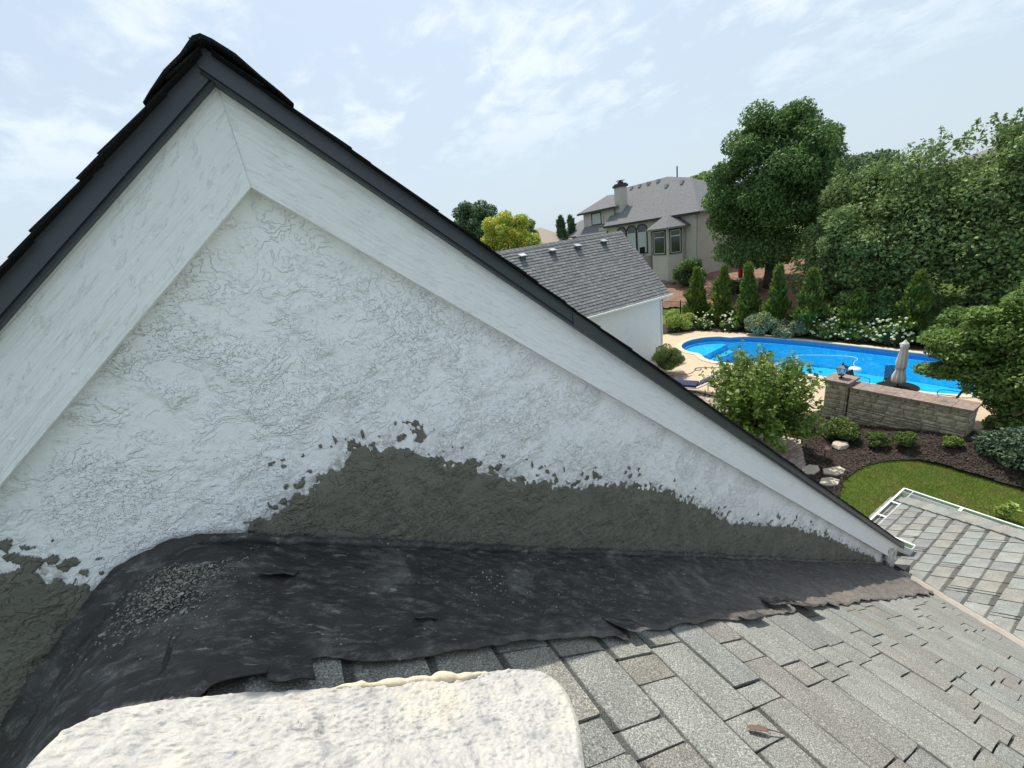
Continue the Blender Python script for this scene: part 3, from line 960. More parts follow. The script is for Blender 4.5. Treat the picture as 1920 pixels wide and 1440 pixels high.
# ------------------------------------------------------------------ mortar-crusted board in the foreground
def crust_mat():
    m = NT('dried_white_mortar')
    co = m.co()
    n1_ = m.noise(co, 26.0, 6.0, 0.7, 0.5); n2_ = m.noise(co, 130.0, 4.0, 0.7)
    col = m.ramp(n1_, [(0.28, (0.22, 0.22, 0.225)), (0.45, (0.44, 0.425, 0.40)), (0.72, (0.55, 0.525, 0.48))])
    col = m.mix(m.math('MULTIPLY', m.mr(m.noise(co, 7.0, 4.0), 0.55, 0.72), 0.5), col, (0.66, 0.58, 0.44))
    col = m.mix(m.math('MULTIPLY', m.mr(m.noise(co, 60.0, 3.0, .7), 0.58, 0.66), 0.5), col, (0.36, 0.37, 0.40))
    m.bump(n2_, 0.8, 0.004)
    return m.done(col, 0.9, Specular_IOR_Level=0.2)


M['crust'] = crust_mat()
M['bead'] = simple('beige_mortar_bead', (0.60, 0.52, 0.38), 0.9, 0.2, 40.0, (90.0, 0.6, 0.004))
K = 1.295
bpts = [(-0.338, 0.400), (-0.340, 0.460), (-0.335, 0.479), (-0.328, 0.497), (-0.314, 0.508), (-0.287, 0.518), (-0.215, 0.514), (-0.088, 0.497), (0.021, 0.491), (0.103, 0.487), (0.186, 0.479), (0.219, 0.463), (0.229, 0.43), (0.220, 0.395), (0.211, 0.369), (0.189, 0.331), (0.173, 0.305), (0.12, 0.20), (-0.10, 0.16), (-0.24, 0.22)]
bpts = [(x * K, y * K) for x, y in bpts]


def BZ(x): return 7.223 - 0.6336 * x


board = thing('mortar_board', (0.0, 0.45, float(P1(0.0))), 'rough white board crusted with dried mortar, rounded corners, lying in the foreground', 'mortar board')
cxb, cyb = sum(p[0] for p in bpts) / len(bpts), sum(p[1] for p in bpts) / len(bpts)
# smooth closed outline
def chaikin(P, it=2):
    for _ in range(it):
        Q = []
        for i in range(len(P)):
            a, b = P[i], P[(i + 1) % len(P)]
            Q += [(a[0] * .75 + b[0] * .25, a[1] * .75 + b[1] * .25), (a[0] * .25 + b[0] * .75, a[1] * .25 + b[1] * .75)]
        P = Q
    return P
out = np.array(chaikin(bpts, 2))
nO = len(out)
# dense rings -> relief
seg = np.linspace(0, 1, 9)[:-1]
dense = np.concatenate([out[i] + (out[(i + 1) % nO] - out[i]) * seg[:, None] for i in range(nO)])
nD = len(dense)
NRI = 130
V = []; 
tR = np.linspace(0, 1, NRI)
BX = cxb + (dense[None, :, 0] - cxb) * tR[:, None]; BY = cyb + (dense[None, :, 1] - cyb) * tR[:, None]
hgt = 0.010 * (fbm(BX * 45, BY * 45, 11, 4, .65) - .5) + 0.012 * np.abs(fbm(BX * 105, BY * 105, 12, 2, .6) - .5) + 0.006 * (fbm(BX * 9, BY * 9, 13, 3) - .5)
hgt = hgt * sstep(1.0, 0.96, tR)[:, None] - 0.004 - 0.010 * sstep(0.965, 1.0, tR)[:, None] ** 2
BZZ = BZ(BX) + hgt
top_ = np.stack([BX, BY, BZZ], -1).reshape(-1, 3)
side_ = np.stack([dense[:, 0] * 1.0, dense[:, 1], BZ(dense[:, 0]) - 0.030], -1)
bot_ = np.stack([dense[:, 0] * .995, dense[:, 1], BZ(dense[:, 0]) - 0.052], -1)
V = np.concatenate([top_, side_, bot_])
F = []
ii = np.arange(nD); jj = (ii + 1) % nD
for r_ in range(NRI + 1):
    a = r_ * nD
    F.append(np.stack([a + ii, a + nD + ii, a + nD + jj, a + jj], -1))
F = np.concatenate(F)
fast('mortar_crust', V, F, M['crust'], board, smooth=True)
# wooden underside / support so it rests on the shingles
MB().add([(x, y, float(BZ(x)) - .048) for x, y in bpts] + [(x, y, float(P1(x)) + .012 if x > -.36 else 7.37) for x, y in bpts],
         [tuple(range(len(bpts)))] + [tuple(range(len(bpts), 2 * len(bpts)))[::-1]] + [(i, len(bpts) + i, len(bpts) + (i + 1) % len(bpts), (i + 1) % len(bpts)) for i in range(len(bpts))]).build('board_backing', simple('grey_weathered_backing', (0.25, 0.24, 0.22), 0.9), board)
# bead of squeezed mortar along its back edge
bd = []; bd_r = []
for i in range(70):
    u = i / 69
    x = (-0.10 + 0.215 * u) * K; y = (0.500 - 0.018 * u) * K
    nz = lambda f, sd: float(vn(np.array(u * f), np.array(.5), sd)) - .5
    bd.append((x, y - .003 + .007 * nz(14, 3), BZ(x) - 0.003 + 0.006 * nz(17, 5)))
    bd_r.append(0.0012 + (0.0085 * max(0, nz(9, 7) + .45) + .003 * (nz(31, 9) + .5)) * min(1, 6 * u, 6 * (1 - u)))
MB().tube(bd, bd_r, 9).build('mortar_bead', M['bead'], board, smooth=True)
# a curled brown leaf lying on the shingles
lf = MB()
pa, pb = Vector((0.732, 0.383, 0)), Vector((0.822, 0.341, 0))
V = []
for i in range(11):
    u = i / 10
    wv = 0.0085 * math.sin(math.pi * min(1, .25 + u * .8)) if u < .55 else 0.0022
    c_ = pa + (pb - pa) * u
    z = P1(c_.x) + 0.016 + 0.006 * math.sin(u * 3)
    for s_ in (-1, 0, 1):
        V.append((c_.x + s_ * wv * .42, c_.y + s_ * wv * .9, z - s_ * wv * .26 + abs(s_) * 0.003))
lf.add(V, [(i * 3 + k, i * 3 + k + 1, i * 3 + k + 4, i * 3 + k + 3) for i in range(10) for k in range(2)])
lo_ = lf.build('dry_leaf', simple('dry_brown_leaf', (0.16, 0.10, 0.07), 0.8), None)
tag(lo_, 'curled dry brown leaf lying on the sunlit grey shingles', 'leaf')
_s = lo_.modifiers.new('thickness', 'SOLIDIFY'); _s.thickness = 0.0015

# ------------------------------------------------------------------ terrain
def terr(x, y):
    x = np.asarray(x, float); y = np.asarray(y, float)
    h = 2.05 * sstep(27.4, 36.5, x + 0.0 * y) + 0.6 * sstep(40, 90, x)
    h = h + 0.12 * (fbm(x * 0.5, y * 0.5, 7, 3) - .5) * sstep(27.4, 30, x)
    return h + 0.5 * sstep(24, 40, y) * sstep(10, 2, x - 12) * 0


def tz(x, y): return float(terr(x, y))


def tgrid(name, x0, x1, y0, y1, n, m_, mat, off, inside=None, extra=None):
    gx = np.linspace(x0, x1, n) if np.isscalar(x0) else x0
    gy = np.linspace(y0, y1, m_) if np.isscalar(y0) else y0
    n, m_ = len(gx), len(gy)
    X_, Y_ = np.meshgrid(gx, gy, indexing='ij')
    Z_ = terr(X_, Y_) + off
    if extra is not None: Z_ = Z_ + extra(X_, Y_)
    idx = np.arange(n * m_).reshape(n, m_)
    F = np.stack([idx[:-1, :-1], idx[1:, :-1], idx[1:, 1:], idx[:-1, 1:]], -1).reshape(-1, 4)
    V = np.stack([X_, Y_, Z_], -1).reshape(-1, 3)
    if inside is not None:
        ok = inside(V[:, 0], V[:, 1])
        F = F[ok[F].all(1)]
        u, inv = np.unique(F, return_inverse=True)
        V, F = V[u], inv.reshape(-1, 4)
    return fast(name, V, F, mat, None, smooth=True)


def in_poly(px, py, poly):
    px = np.asarray(px); py = np.asarray(py)
    r_ = np.zeros(px.shape, bool)
    n = len(poly)
    for i in range(n):
        (x1, y1), (x2, y2) = poly[i], poly[(i + 1) % n]
        c = ((y1 > py) != (y2 > py)) & (px < (x2 - x1) * (py - y1) / (y2 - y1 + 1e-12) + x1)
        r_ ^= c
    return r_


def grass_mat(name, a, b):
    m = NT(name)
    co = m.co()
    f = m.math('MULTIPLY_ADD', m.noise(co, 40.0, 3.0, .7), 0.4, m.math('MULTIPLY', m.noise(co, 0.8, 4.0), 0.6))
    return m.done(m.ramp(f, [(0.3, a), (0.7, b)]), 0.9, Specular_IOR_Level=0.2)


M['grass'] = grass_mat('lawn_soil_green', (0.05, 0.095, 0.016), (0.11, 0.155, 0.034))
M['blade'] = leaf_mat('grass_blade', (0.10, 0.165, 0.024), (0.30, 0.36, 0.075), (0.36, 0.32, 0.10), 0.42, 0.6)
M['deck'] = simple('tan_pool_deck_concrete', (0.47, 0.375, 0.26), 0.85, 0.12, 1.2, (60.0, 0.2, 0.005))
M['coping'] = simple('pale_pool_coping', (0.54, 0.45, 0.32), 0.8, 0.1, 3.0)
M['mulch'] = simple('dark_mulch', (0.040, 0.030, 0.025), 0.95, 0.5, 22.0, (70.0, 0.8, 0.03))
M['chip'] = joined_shingle_mat('mulch_chip', (0.022, 0.016, 0.013), (0.115, 0.085, 0.07), 40.0)
M['dirt'] = simple('reddish_bare_dirt', (0.23, 0.135, 0.085), 0.95, 0.35, 1.4, (9.0, 0.8, 0.12))
M['paver'] = joined_shingle_mat('pinkish_paver', (0.30, 0.22, 0.18), (0.50, 0.39, 0.33), 25.0)
M['flag'] = simple('tan_flagstone', (0.46, 0.39, 0.31), 0.9, 0.2, 5.0, (20.0, 0.4, 0.02))

_gx = np.concatenate([np.arange(-60, 26, 2.0), np.arange(26, 60, 0.5), np.arange(60, 400, 10.0)])
_gy = np.concatenate([np.arange(-60, 0, 2.0), np.arange(0, 60, 1.0), np.arange(60, 400, 10.0)])
# the sheet is cut away under the deck and the pool
ground = tgrid('ground', _gx, None, _gy, None, 0, 0, M['grass'], -0.03, inside=lambda x, y: ~((x > 19) & (x < 25) & (y > 3) & (y < 17.5)))
tag(ground, kind='structure')
# finer hill sheet over the coarse one would fight: keep one sheet only; the dirt bank lies just above it
dirt_poly = [(29.6, 13.5), (29.4, 27.5), (35.8, 33.0), (44.5, 33.0), (44.5, 10.0), (31.0, 10.5)]
bank = tgrid('dirt_bank', 27.5, 45, 9.5, 34, 120, 120, M['dirt'], 0.05, inside=lambda x, y: in_poly(x + 0.6 * (fbm(x, y, 4, 2) - .5), y, dirt_poly), extra=lambda x, y: 0.35 * (fbm(x * .9, y * .9, 41, 4) - .35))
tag(bank, kind='structure')
deck_poly = [(15.9, 1.9), (26.2, 1.9), (26.05, 8.0), (25.95, 12.2), (25.75, 15.2), (25.0, 18.6), (23.6, 19.8), (21.5, 20.2), (19.0, 20.2), (15.4, 17.0), (15.6, 12.5), (16.0, 7.4), (16.75, 7.0), (17.05, 5.6), (17.05, 2.9)]
beds = tgrid('garden_bed', 23.5, 28.6, 2.0, 22.0, 52, 160, M['mulch'], 0.03, inside=lambda x, y: ~in_poly(x, y, [(x_ - (.12 if x_ > 20 else 0), y_ - (.1 if y_ > 17 else 0)) for x_, y_ in deck_poly]))
tag(beds, kind='structure')

# pool outline
def arc(cx, cy, rx, ry, a0, a1, n):
    return [(cx + rx * math.cos(R(a0 + (a1 - a0) * i / n)), cy + ry * math.sin(R(a0 + (a1 - a0) * i / n))) for i in range(n + 1)]


pool = []
pool += arc(24.2, 5.3, 1.45, 1.5, -90, 0, 8)              # far right corner
pool += [(25.68, 8.0), (25.62, 11.5), (25.35, 13.6)]
pool += arc(23.7, 13.7, 1.55, 2.1, 10, 65, 7)              # far left shoulder
pool += arc(22.55, 15.45, 1.95, 1.95, 25, 188, 18)         # step alcove
pool += arc(21.6, 13.55, 1.75, 1.75, 135, 190, 7)          # near left shoulder
pool += [(20.05, 12.2), (20.35, 9.8), (20.6, 7.2)]
pool += arc(22.1, 5.3, 1.35, 1.5, 180, 270, 8)
dk = sheet('pool_deck', [deck_poly, pool[::-1]], 0.0, M['deck'])
tag(dk, kind='structure')
# coping ring, a raised band round the water
n = len(pool)
def offs(P, d):
    Q = []
    for i in range(len(P)):
        a = Vector(P[i - 1]); b = Vector(P[(i + 1) % len(P)])
        t = (b - a).normalized()
        Q.append((P[i][0] + t.y * d, P[i][1] - t.x * d))
    return Q
po = offs(pool, 0.34)
V = [(x, y, 0.030) for x, y in pool] + [(x, y, 0.030) for x, y in po] + [(x, y, 0.004) for x, y in po] + [(x, y, -0.16) for x, y in pool]
F = []
for i in range(n):
    j = (i + 1) % n
    F += [(i, n + i, n + j, j), (n + i, 2 * n + i, 2 * n + j, n + j), (3 * n + i, i, j, 3 * n + j)]
pool_t = thing('swimming_pool', (22.6, 10.0, 0.0), 'bright blue swimming pool with a rounded step end and pale coping', 'pool')
mk('coping', V, F, M['coping'], pool_t)
# basin
def liner_mat():
    m = NT('blue_pool_liner')
    co = m.co()
    f = m.noise(co, 3.0, 4.0, .6)
    return m.done(m.ramp(f, [(0.3, (0.11, 0.46, 0.68)), (0.7, (0.19, 0.57, 0.78))]), 0.6)


M['liner'] = liner_mat()
M['liner_band'] = simple('dark_blue_liner_band', (0.03, 0.20, 0.44), 0.5, 0.3, 9.0)
bot = offs(pool, -0.25)
V = [(x, y, -0.30) for x, y in pool] + [(x, y, -1.35) for x, y in bot]
F = [(i, (i + 1) % n, n + (i + 1) % n, n + i) for i in range(n)]
M['liner_wall'] = simple('shade_lifted_liner_wall', (0.30, 0.72, 0.88), 0.6, 0.1, 3.0)  # walls coloured paler than the floor to lift their shade
mk('pool_wall', V, F, M['liner_wall'], pool_t)
V = [(x, y, -0.01) for x, y in offs(pool, -.004)] + [(x, y, -0.32) for x, y in offs(pool, -.004)]
mk('liner_band', V, F, M['liner_band'], pool_t)
fl = sheet('pool_floor', [[(x, y) for x, y in bot]], -1.35, M['liner'], None)
fl.data.transform(Matrix.Translation(-Vector(pool_t.location))); fl.parent = pool_t
# entry steps in the alcove
for k, (dd, zt) in enumerate(((0.0, -0.42), (0.55, -0.78))):
    P = [(x, y) for x, y in arc(22.55, 15.45, 1.93, 1.93, 25, 188, 18)]
    cut = [(20.9 + 0.0, 15.1 - dd), (23.1 + .9, 16.2 - dd * 0.9)]
    poly = P + [(20.75, 15.0 - dd), (23.9 + 0.25, 15.4 - dd)]
    poly = P + [(20.7 - .1 * k, 15.35 - dd), (24.3 + .05 * k, 15.75 - dd)]
    MB().prism(poly, 'z', -1.34, zt).build('pool_step', M['liner'], pool_t)


def water_mat():
    m = NT('clear_blue_pool_water')
    co = m.co()
    h = m.noise(co, 2.2, 3.0, 0.55, 0.3)
    bp = m.n('ShaderNodeBump', {'Height': h, 'Strength': 0.10, 'Distance': 0.06}).outputs[0]
    tr = m.n('ShaderNodeBsdfTransparent', {0: (0.34, 0.83, 0.98, 1)})
    gl = m.n('ShaderNodeBsdfGlossy', {0: (1, 1, 1, 1), 1: 0.02, 'Normal': bp})
    fr = m.n('ShaderNodeFresnel', {0: 1.33, 'Normal': bp})
    mx = m.n('ShaderNodeMixShader', {0: fr.outputs[0], 1: tr.outputs[0], 2: gl.outputs[0]})
    m.t.links.new(mx.outputs[0], m.out.inputs[0])
    return m.m


M['water'] = water_mat()
wsf = sheet('water', [offs(pool, .01)], -0.17, M['water'])
tag(wsf, kind='structure')
M['white_plastic'] = simple('white_plastic', (0.7, 0.72, 0.72), 0.5, 0.1, 20.0)
def smooth_path(P, it=2):
    P = [Vector(p) for p in P]
    for _ in range(it):
        Q = [P[0]]
        for a, b in zip(P[:-1], P[1:]): Q += [a * .75 + b * .25, a * .25 + b * .75]
        P = Q + [P[-1]]
    return P
cl = thing('pool_cleaner', (22.6, 8.1, -0.16), 'pale pool cleaner floating with its long white hose in the blue water', 'pool cleaner')
hp = smooth_path([(21.4, 9.9, -.15), (22.0, 10.3, -.15), (22.3, 10.9, -.15), (22.7, 11.2, -.15), (23.3, 11.15, -.15), (23.75, 10.5, -.15), (24.1, 9.8, -.15), (24.4, 9.0, -.15), (24.1, 8.6, -.15), (23.5, 8.6, -.15), (22.9, 8.3, -.15)], 2)
MB().tube(hp, 0.013, 6).build('hose', simple('pale_blue_hose', (.42, .58, .66), .5), cl, smooth=True)
MB().lathe([(0.02, -.06), (0.20, -.05), (0.26, 0.0), (0.22, 0.06), (0.10, 0.10), (0.02, 0.11)], (22.55, 8.15, -.15), 16).build('cleaner_body', M['white_plastic'], cl, smooth=True)
gh = MB().tube(smooth_path([(16.6, 14.0, .015), (16.98, 13.79, .015), (17.3, 13.45, .015), (17.65, 13.37, .015), (18.1, 13.55, .015), (18.45, 13.70, .015), (18.52, 13.45, .03), (18.2, 13.28, .03), (18.0, 13.5, .03), (18.35, 13.74, .03), (18.75, 13.3, .015), (19.1, 12.8, .015), (19.4, 12.3, .015)], 2), 0.016, 6).build('garden_hose', simple('grey_hose', (0.13, 0.11, 0.10), 0.6), None, smooth=True)
tag(gh, 'grey garden hose looped on the tan pool deck', 'hose')

# near beds, pavers, lawn blades
def bedz(x, y):
    return 0.03 + 0.44 * sstep(5.9, 3.1, y) * sstep(14.7, 16.2, x)


mul_poly = [(11.6, 4.15), (12.4, 4.42), (13.21, 4.45), (13.8, 4.38), (14.29, 4.21), (14.75, 3.9), (15.02, 3.58), (15.12, 3.1), (15.07, 2.7), (15.05, 2.0), (15.03, 1.4), (14.9, -1.5), (22.0, -2.0), (22.0, 2.4), (17.1, 2.9), (17.1, 6.9), (15.9, 7.3), (15.2, 6.9), (13.6, 6.0), (12.6, 5.4), (11.4, 4.8)]
gx = np.linspace(11, 22.2, 330); gy = np.linspace(-2.2, 7.6, 300)
X_, Y_ = np.meshgrid(gx, gy, indexing='ij')
Z_ = bedz(X_, Y_) + 0.03 * (fbm(X_ * 3, Y_ * 3, 6, 3) - .5)
idx = np.arange(X_.size).reshape(X_.shape)
F = np.stack([idx[:-1, :-1], idx[1:, :-1], idx[1:, 1:], idx[:-1, 1:]], -1).reshape(-1, 4)
V = np.stack([X_, Y_, Z_], -1).reshape(-1, 3)
ok = in_poly(V[:, 0], V[:, 1], mul_poly)
F = F[ok[F].any(1)]
u_, inv = np.unique(F, return_inverse=True)
mb_ = fast('mulch_bed', V[u_], inv.reshape(-1, 4), M['mulch'], None, smooth=True)
tag(mb_, kind='structure')


def scatter_cards(name, P, N, L, Wd, mat, parent=None, rng=RNG, bend=0.0):
    """rhombic leaf faces: P centres, N normals, L lengths, Wd widths"""
    n = len(P)
    N = N / np.maximum(np.linalg.norm(N, axis=1, keepdims=True), 1e-6)
    r_ = rng.normal(size=(n, 3))
    T = np.cross(N, r_); T /= np.maximum(np.linalg.norm(T, axis=1, keepdims=True), 1e-6)
    B_ = np.cross(N, T)
    L = np.broadcast_to(np.asarray(L), (n,))[:, None]; Wd = np.broadcast_to(np.asarray(Wd), (n,))[:, None]
    v0 = P - T * L * .5; v2 = P + T * L * .5 - N * L * bend
    v1 = P + B_ * Wd * .5 + N * L * bend * .4 - T * L * .08; v3 = P - B_ * Wd * .5 + N * L * bend * .4 - T * L * .08
    V = np.stack([v0, v1, v2, v3], 1).reshape(-1, 3)
    F = np.arange(4 * n).reshape(n, 4)
    return fast(name, V, F, mat, parent)


# mulch chips
pts = np.stack([RNG.uniform(11.4, 17.2, 26000), RNG.uniform(0.6, 7.2, 26000)], 1)
pts = pts[in_poly(pts[:, 0], pts[:, 1], mul_poly)]
P = np.stack([pts[:, 0], pts[:, 1], bedz(pts[:, 0], pts[:, 1]) + 0.022 + RNG.uniform(0, .015, len(pts))], 1)
Nn = RNG.normal(size=(len(P), 3)) * 0.45 + [0, 0, 1]
tag(scatter_cards('mulch_chips', P, Nn, RNG.uniform(.04, .11, len(P)), RNG.uniform(.015, .035, len(P)), M['chip']), 'loose brown mulch chips covering the garden bed', 'mulch', kind='stuff')
# lawn blades
pts = np.stack([RNG.uniform(6.0, 15.3, 170000), RNG.uniform(-1.0, 4.6, 170000)], 1)
lawn_in = in_poly(pts[:, 0], pts[:, 1], [(6.0, -1.0), (6.0, 4.3)] + [(11.6, 4.2), (12.4, 4.47), (13.21, 4.5), (13.8, 4.43), (14.29, 4.26), (14.78, 3.95), (15.07, 3.6), (15.16, 3.1), (15.1, 2.7), (15.08, 2.0), (15.05, 1.4), (14.95, -1.0)])
pts = pts[lawn_in]
n_ = len(pts)
h_ = RNG.uniform(.035, .075, n_)
a_ = RNG.uniform(0, 6.283, n_)
ln = RNG.normal(size=(n_, 2)) * 0.02
z_ = np.full(n_, -0.03)
b0 = np.stack([pts[:, 0] + .006 * np.cos(a_), pts[:, 1] + .006 * np.sin(a_), z_], 1)
b1 = np.stack([pts[:, 0] - .006 * np.cos(a_), pts[:, 1] - .006 * np.sin(a_), z_], 1)
tp = np.stack([pts[:, 0] + ln[:, 0], pts[:, 1] + ln[:, 1], z_ + h_], 1)
V = np.stack([b0, b1, tp], 1).reshape(-1, 3)
gr = fast('lawn_grass', V, np.arange(3 * n_).reshape(-1, 3), M['blade'])
tag(gr, 'short mown green lawn curving round the mulch bed', 'grass', kind='stuff')
# paver strip between deck and beds
pv_root = thing('paver_path', (15.0, 9.0, 0.0), 'pinkish stone paver path running between the deck and the mulch bed', 'path')
prg = random.Random(3)
pm_ = MB()
for i in range(40):
    for j in range(90):
        x = 12.2 + i * 0.24 + (0.12 if j % 2 else 0); y = 4.6 + j * 0.13
        c1 = in_poly(np.array([x]), np.array([y]), [(12.2, 4.9), (13.2, 5.6), (14.4, 6.6), (15.6, 7.6), (15.5, 12.4), (16.9, 13.0), (17.3, 13.2), (15.3, 17.0), (13.2, 14.0), (13.5, 7.5), (11.9, 5.6)])[0]
        if not c1: continue
        pm_.box(x - .113, x + .113, y - .058, y + .058, -0.02, 0.012 + prg.uniform(-.003, .003))
tag(pm_.build('pavers', M['paver'], pv_root), kind='stuff')


def rock(name, c, size, mat, label, cat, seed, group=None, flat=1.0, n=2):
    bm = bmesh.new()
    bmesh.ops.create_icosphere(bm, subdivisions=n, radius=1.0)
    rr = random.Random(seed)
    off = [rr.uniform(-5, 5) for _ in range(3)]
    for v in bm.verts:
        p = v.co
        k = 1 + 0.35 * (float(fbm(np.array(p.x * 1.7 + off[0] + p.z), np.array(p.y * 1.7 + off[1] - p.z), seed, 3)) - .5) * 2
        v.co = Vector((p.x * size[0] * k, p.y * size[1] * k, max(-0.35, min(p.z, 0.62)) * size[2] * (0.8 + 0.4 * rr.random()) * flat))
    me = bpy.data.meshes.new(name); bm.to_mesh(me); bm.free()
    me.materials.append(mat)
    o = bpy.data.objects.new(name, me); COL.objects.link(o)
    o.location = c
    return tag(o, label, cat, group)


rock('garden_rock', (14.4, 5.3, 0.08), (0.25, 0.21, 0.19), M['flag'], 'pale jagged rock on the mulch in front of the rounded green shrub', 'rock', 3)
def flagstone(c, P, th, label):
    """irregular split slab, edges chamfered"""
    n = len(P)
    V = [(x, y, -.03) for x, y in P] + [(x, y, th * .75) for x, y in P] + [(x * .93, y * .93, th + .008 * math.sin(i * 2.3)) for i, (x, y) in enumerate(P)]
    F = [tuple(range(n))[::-1], tuple(range(2 * n, 3 * n))] + [(i, (i + 1) % n, n + (i + 1) % n, n + i) for i in range(n)] + [(n + i, n + (i + 1) % n, 2 * n + (i + 1) % n, 2 * n + i) for i in range(n)]
    me = bpy.data.meshes.new('flagstone'); me.from_pydata([tuple(v) for v in V], [], F); me.materials.append(M['flag']); me.update()
    o = bpy.data.objects.new('flagstone', me); COL.objects.link(o); o.location = c
    tag(o, label, 'stone', 'flagstones by the lawn')


flagstone((12.78, 4.80, 0.03), [(-.30, .10), (-.20, -.16), (.05, -.24), (.30, -.20), (.36, -.02), (.10, .12), (-.12, .22)], .07, 'flat tan flagstone by the lawn edge, farther of two lying on mulch')
flagstone((12.14, 4.62, 0.03), [(-.28, .12), (-.22, -.10), (.02, -.22), (.26, -.16), (.24, .06), (.02, .20)], .07, 'flat tan flagstone by the lawn edge, nearer of two lying on mulch')
flagstone((12.40, 5.22, 0.03), [(-.34, .06), (-.16, -.16), (.16, -.18), (.36, -.04), (.26, .16), (-.08, .20)], .07, 'pale flat slab stone beside the paver path and the gable edge')

# ------------------------------------------------------------------ stone wall and pillars
M['stone'] = None
def stone_mat(name, stops):
    m = NT(name)
    oi = m.n('ShaderNodeObjectInfo')
    co = m.co()
    base = m.ramp(oi.outputs['Random'], [(i / (len(stops) - 1), c) for i, c in enumerate(stops)])
    v = m.ramp(m.noise(co, 12.0, 5.0, .65), [(0.3, 0.6), (0.7, 1.3)])
    col = m.mix(1.0, base, v, 'MULTIPLY')
    st = m.mr(m.noise(co, 3.0, 4.0), 0.56, 0.7)
    col = m.mix(m.math('MULTIPLY', st, 0.5), col, (0.05, 0.05, 0.042))
    m.bump(m.noise(co, 25.0, 4.0, .6), 0.7, 0.02)
    return m.done(col, 0.9)


M['stone'] = stone_mat('weathered_limestone', [(0.34, 0.29, 0.20), (0.42, 0.365, 0.26), (0.28, 0.245, 0.175), (0.47, 0.41, 0.30), (0.36, 0.32, 0.23)])
M['mortar'] = simple('dark_wall_joint', (0.10, 0.09, 0.07), 0.95, 0.3, 8.0)
M['cap'] = stone_mat('brown_pink_cap_stone', [(0.22, 0.165, 0.135), (0.27, 0.20, 0.165), (0.24, 0.19, 0.16)])
_stone_meshes = {}


def stone_mesh(l, h, t, v):
    k = (round(l / .03), round(h / .02), v)
    if k in _stone_meshes: return _stone_meshes[k]
    l = k[0] * .03; h = k[1] * .02
    rr = random.Random(hash(k) & 0xffff)
    a, b = l / 2 - .004, h / 2 - .004
    V = []
    # local: x outwards (0..t), y along, z up ; chamfered, jittered face
    back = [(-.05, -a, -b), (-.05, a, -b), (-.05, a, b), (-.05, -a, b)]
    j = lambda s: rr.uniform(-s, s)
    mid = [(t * .4 + j(.006), -a + j(.006), -b + j(.006)), (t * .4 + j(.006), a + j(.006), -b + j(.006)), (t * .4 + j(.006), a + j(.006), b + j(.006)), (t * .4 + j(.006), -a + j(.006), b + j(.006))]
    c = .018
    fr = [(t + j(.008), -a + c, -b + c), (t + j(.008), a - c, -b + c), (t + j(.008), a - c, b - c), (t + j(.008), -a + c, b - c)]
    ce = [(t + .006 + j(.006), j(.02), j(.01))]
    V = back + mid + fr + ce
    F = []
    for r0 in (0, 4):
        for i in range(4):
            F.append((r0 + i, r0 + (i + 1) % 4, r0 + 4 + (i + 1) % 4, r0 + 4 + i))
    for i in range(4): F.append((8 + i, 8 + (i + 1) % 4, 12))
    me = bpy.data.meshes.new('stone'); me.from_pydata(V, [], F); me.materials.append(M['stone']); me.update()
    bm = bmesh.new(); bm.from_mesh(me); bmesh.ops.recalc_face_normals(bm, faces=bm.faces); bm.to_mesh(me); bm.free()
    _stone_meshes[k] = me
    return me


def stone_face(parent, p0, along, out, length, height, seed):
    rr = random.Random(seed)
    along = Vector(along); out = Vector(out); up = Vector((0, 0, 1))
    z = 0.0
    while z < height - .05:
        h = min(rr.choice([.08, .12, .16, .20]), height - z)
        if height - z - h < .06: h = height - z
        s = 0.0
        while s < length - .02:
            l = rr.choice([.15, .24, .33, .42, .54])
            if length - s - l < .12: l = length - s
            me = stone_mesh(l, h, 0.022 + rr.choice([0, .006, .012]), rr.randrange(2))
            o = bpy.data.objects.new('stone', me); COL.objects.link(o)
            o.parent = parent
            c = Vector(p0) + along * (s + l / 2) + up * (z + h / 2) - wloc(parent)
            o.matrix_local = Matrix(((out.x, along.x, 0, c.x), (out.y, along.y, 0, c.y), (0, 0, 1, c.z), (0, 0, 0, 1)))
            s += l
        z += h


def cap_slab(parent, x0, x1, y0, y1, z0, z1, seed):
    rr = random.Random(seed)
    m_ = MB()
    j = lambda: rr.uniform(-.008, .008)
    m_.add([(x0 + j(), y0 + j(), z0), (x1 + j(), y0 + j(), z0), (x1 + j(), y1 + j(), z0), (x0 + j(), y1 + j(), z0), (x0 + j(), y0, z1), (x1 + j(), y0, z1), (x1 + j(), y1, z1), (x0 + j(), y1, z1)],
           [(3, 2, 1, 0), (4, 5, 6, 7), (0, 1, 5, 4), (1, 2, 6, 5), (2, 3, 7, 6), (3, 0, 4, 7)])
    o = m_.build('cap_stone', M['cap'], parent)
    return o


sw = thing('stone_wall', (16.7, 4.5, 0.0), 'low weathered stone wall with brown cap stones beside the patio table', 'wall')
MB().box(16.40, 17.0, 3.03, 5.98, -0.05, 1.33).build('wall_core', M['mortar'], sw)
stone_face(sw, (16.40, 3.03, 0.0), (0, 1, 0), (-1, 0, 0), 2.95, 1.33, 1)
stone_face(sw, (16.40, 3.03, 0.0), (1, 0, 0), (0, -1, 0), 0.6, 1.33, 2)
yy = 2.96
k = 0
while yy < 5.93:
    l = min(0.46, 5.97 - yy)
    cap_slab(sw, 16.32, 17.06, yy + .004, yy + l - .004, 1.331, 1.40, k); yy += l; k += 1


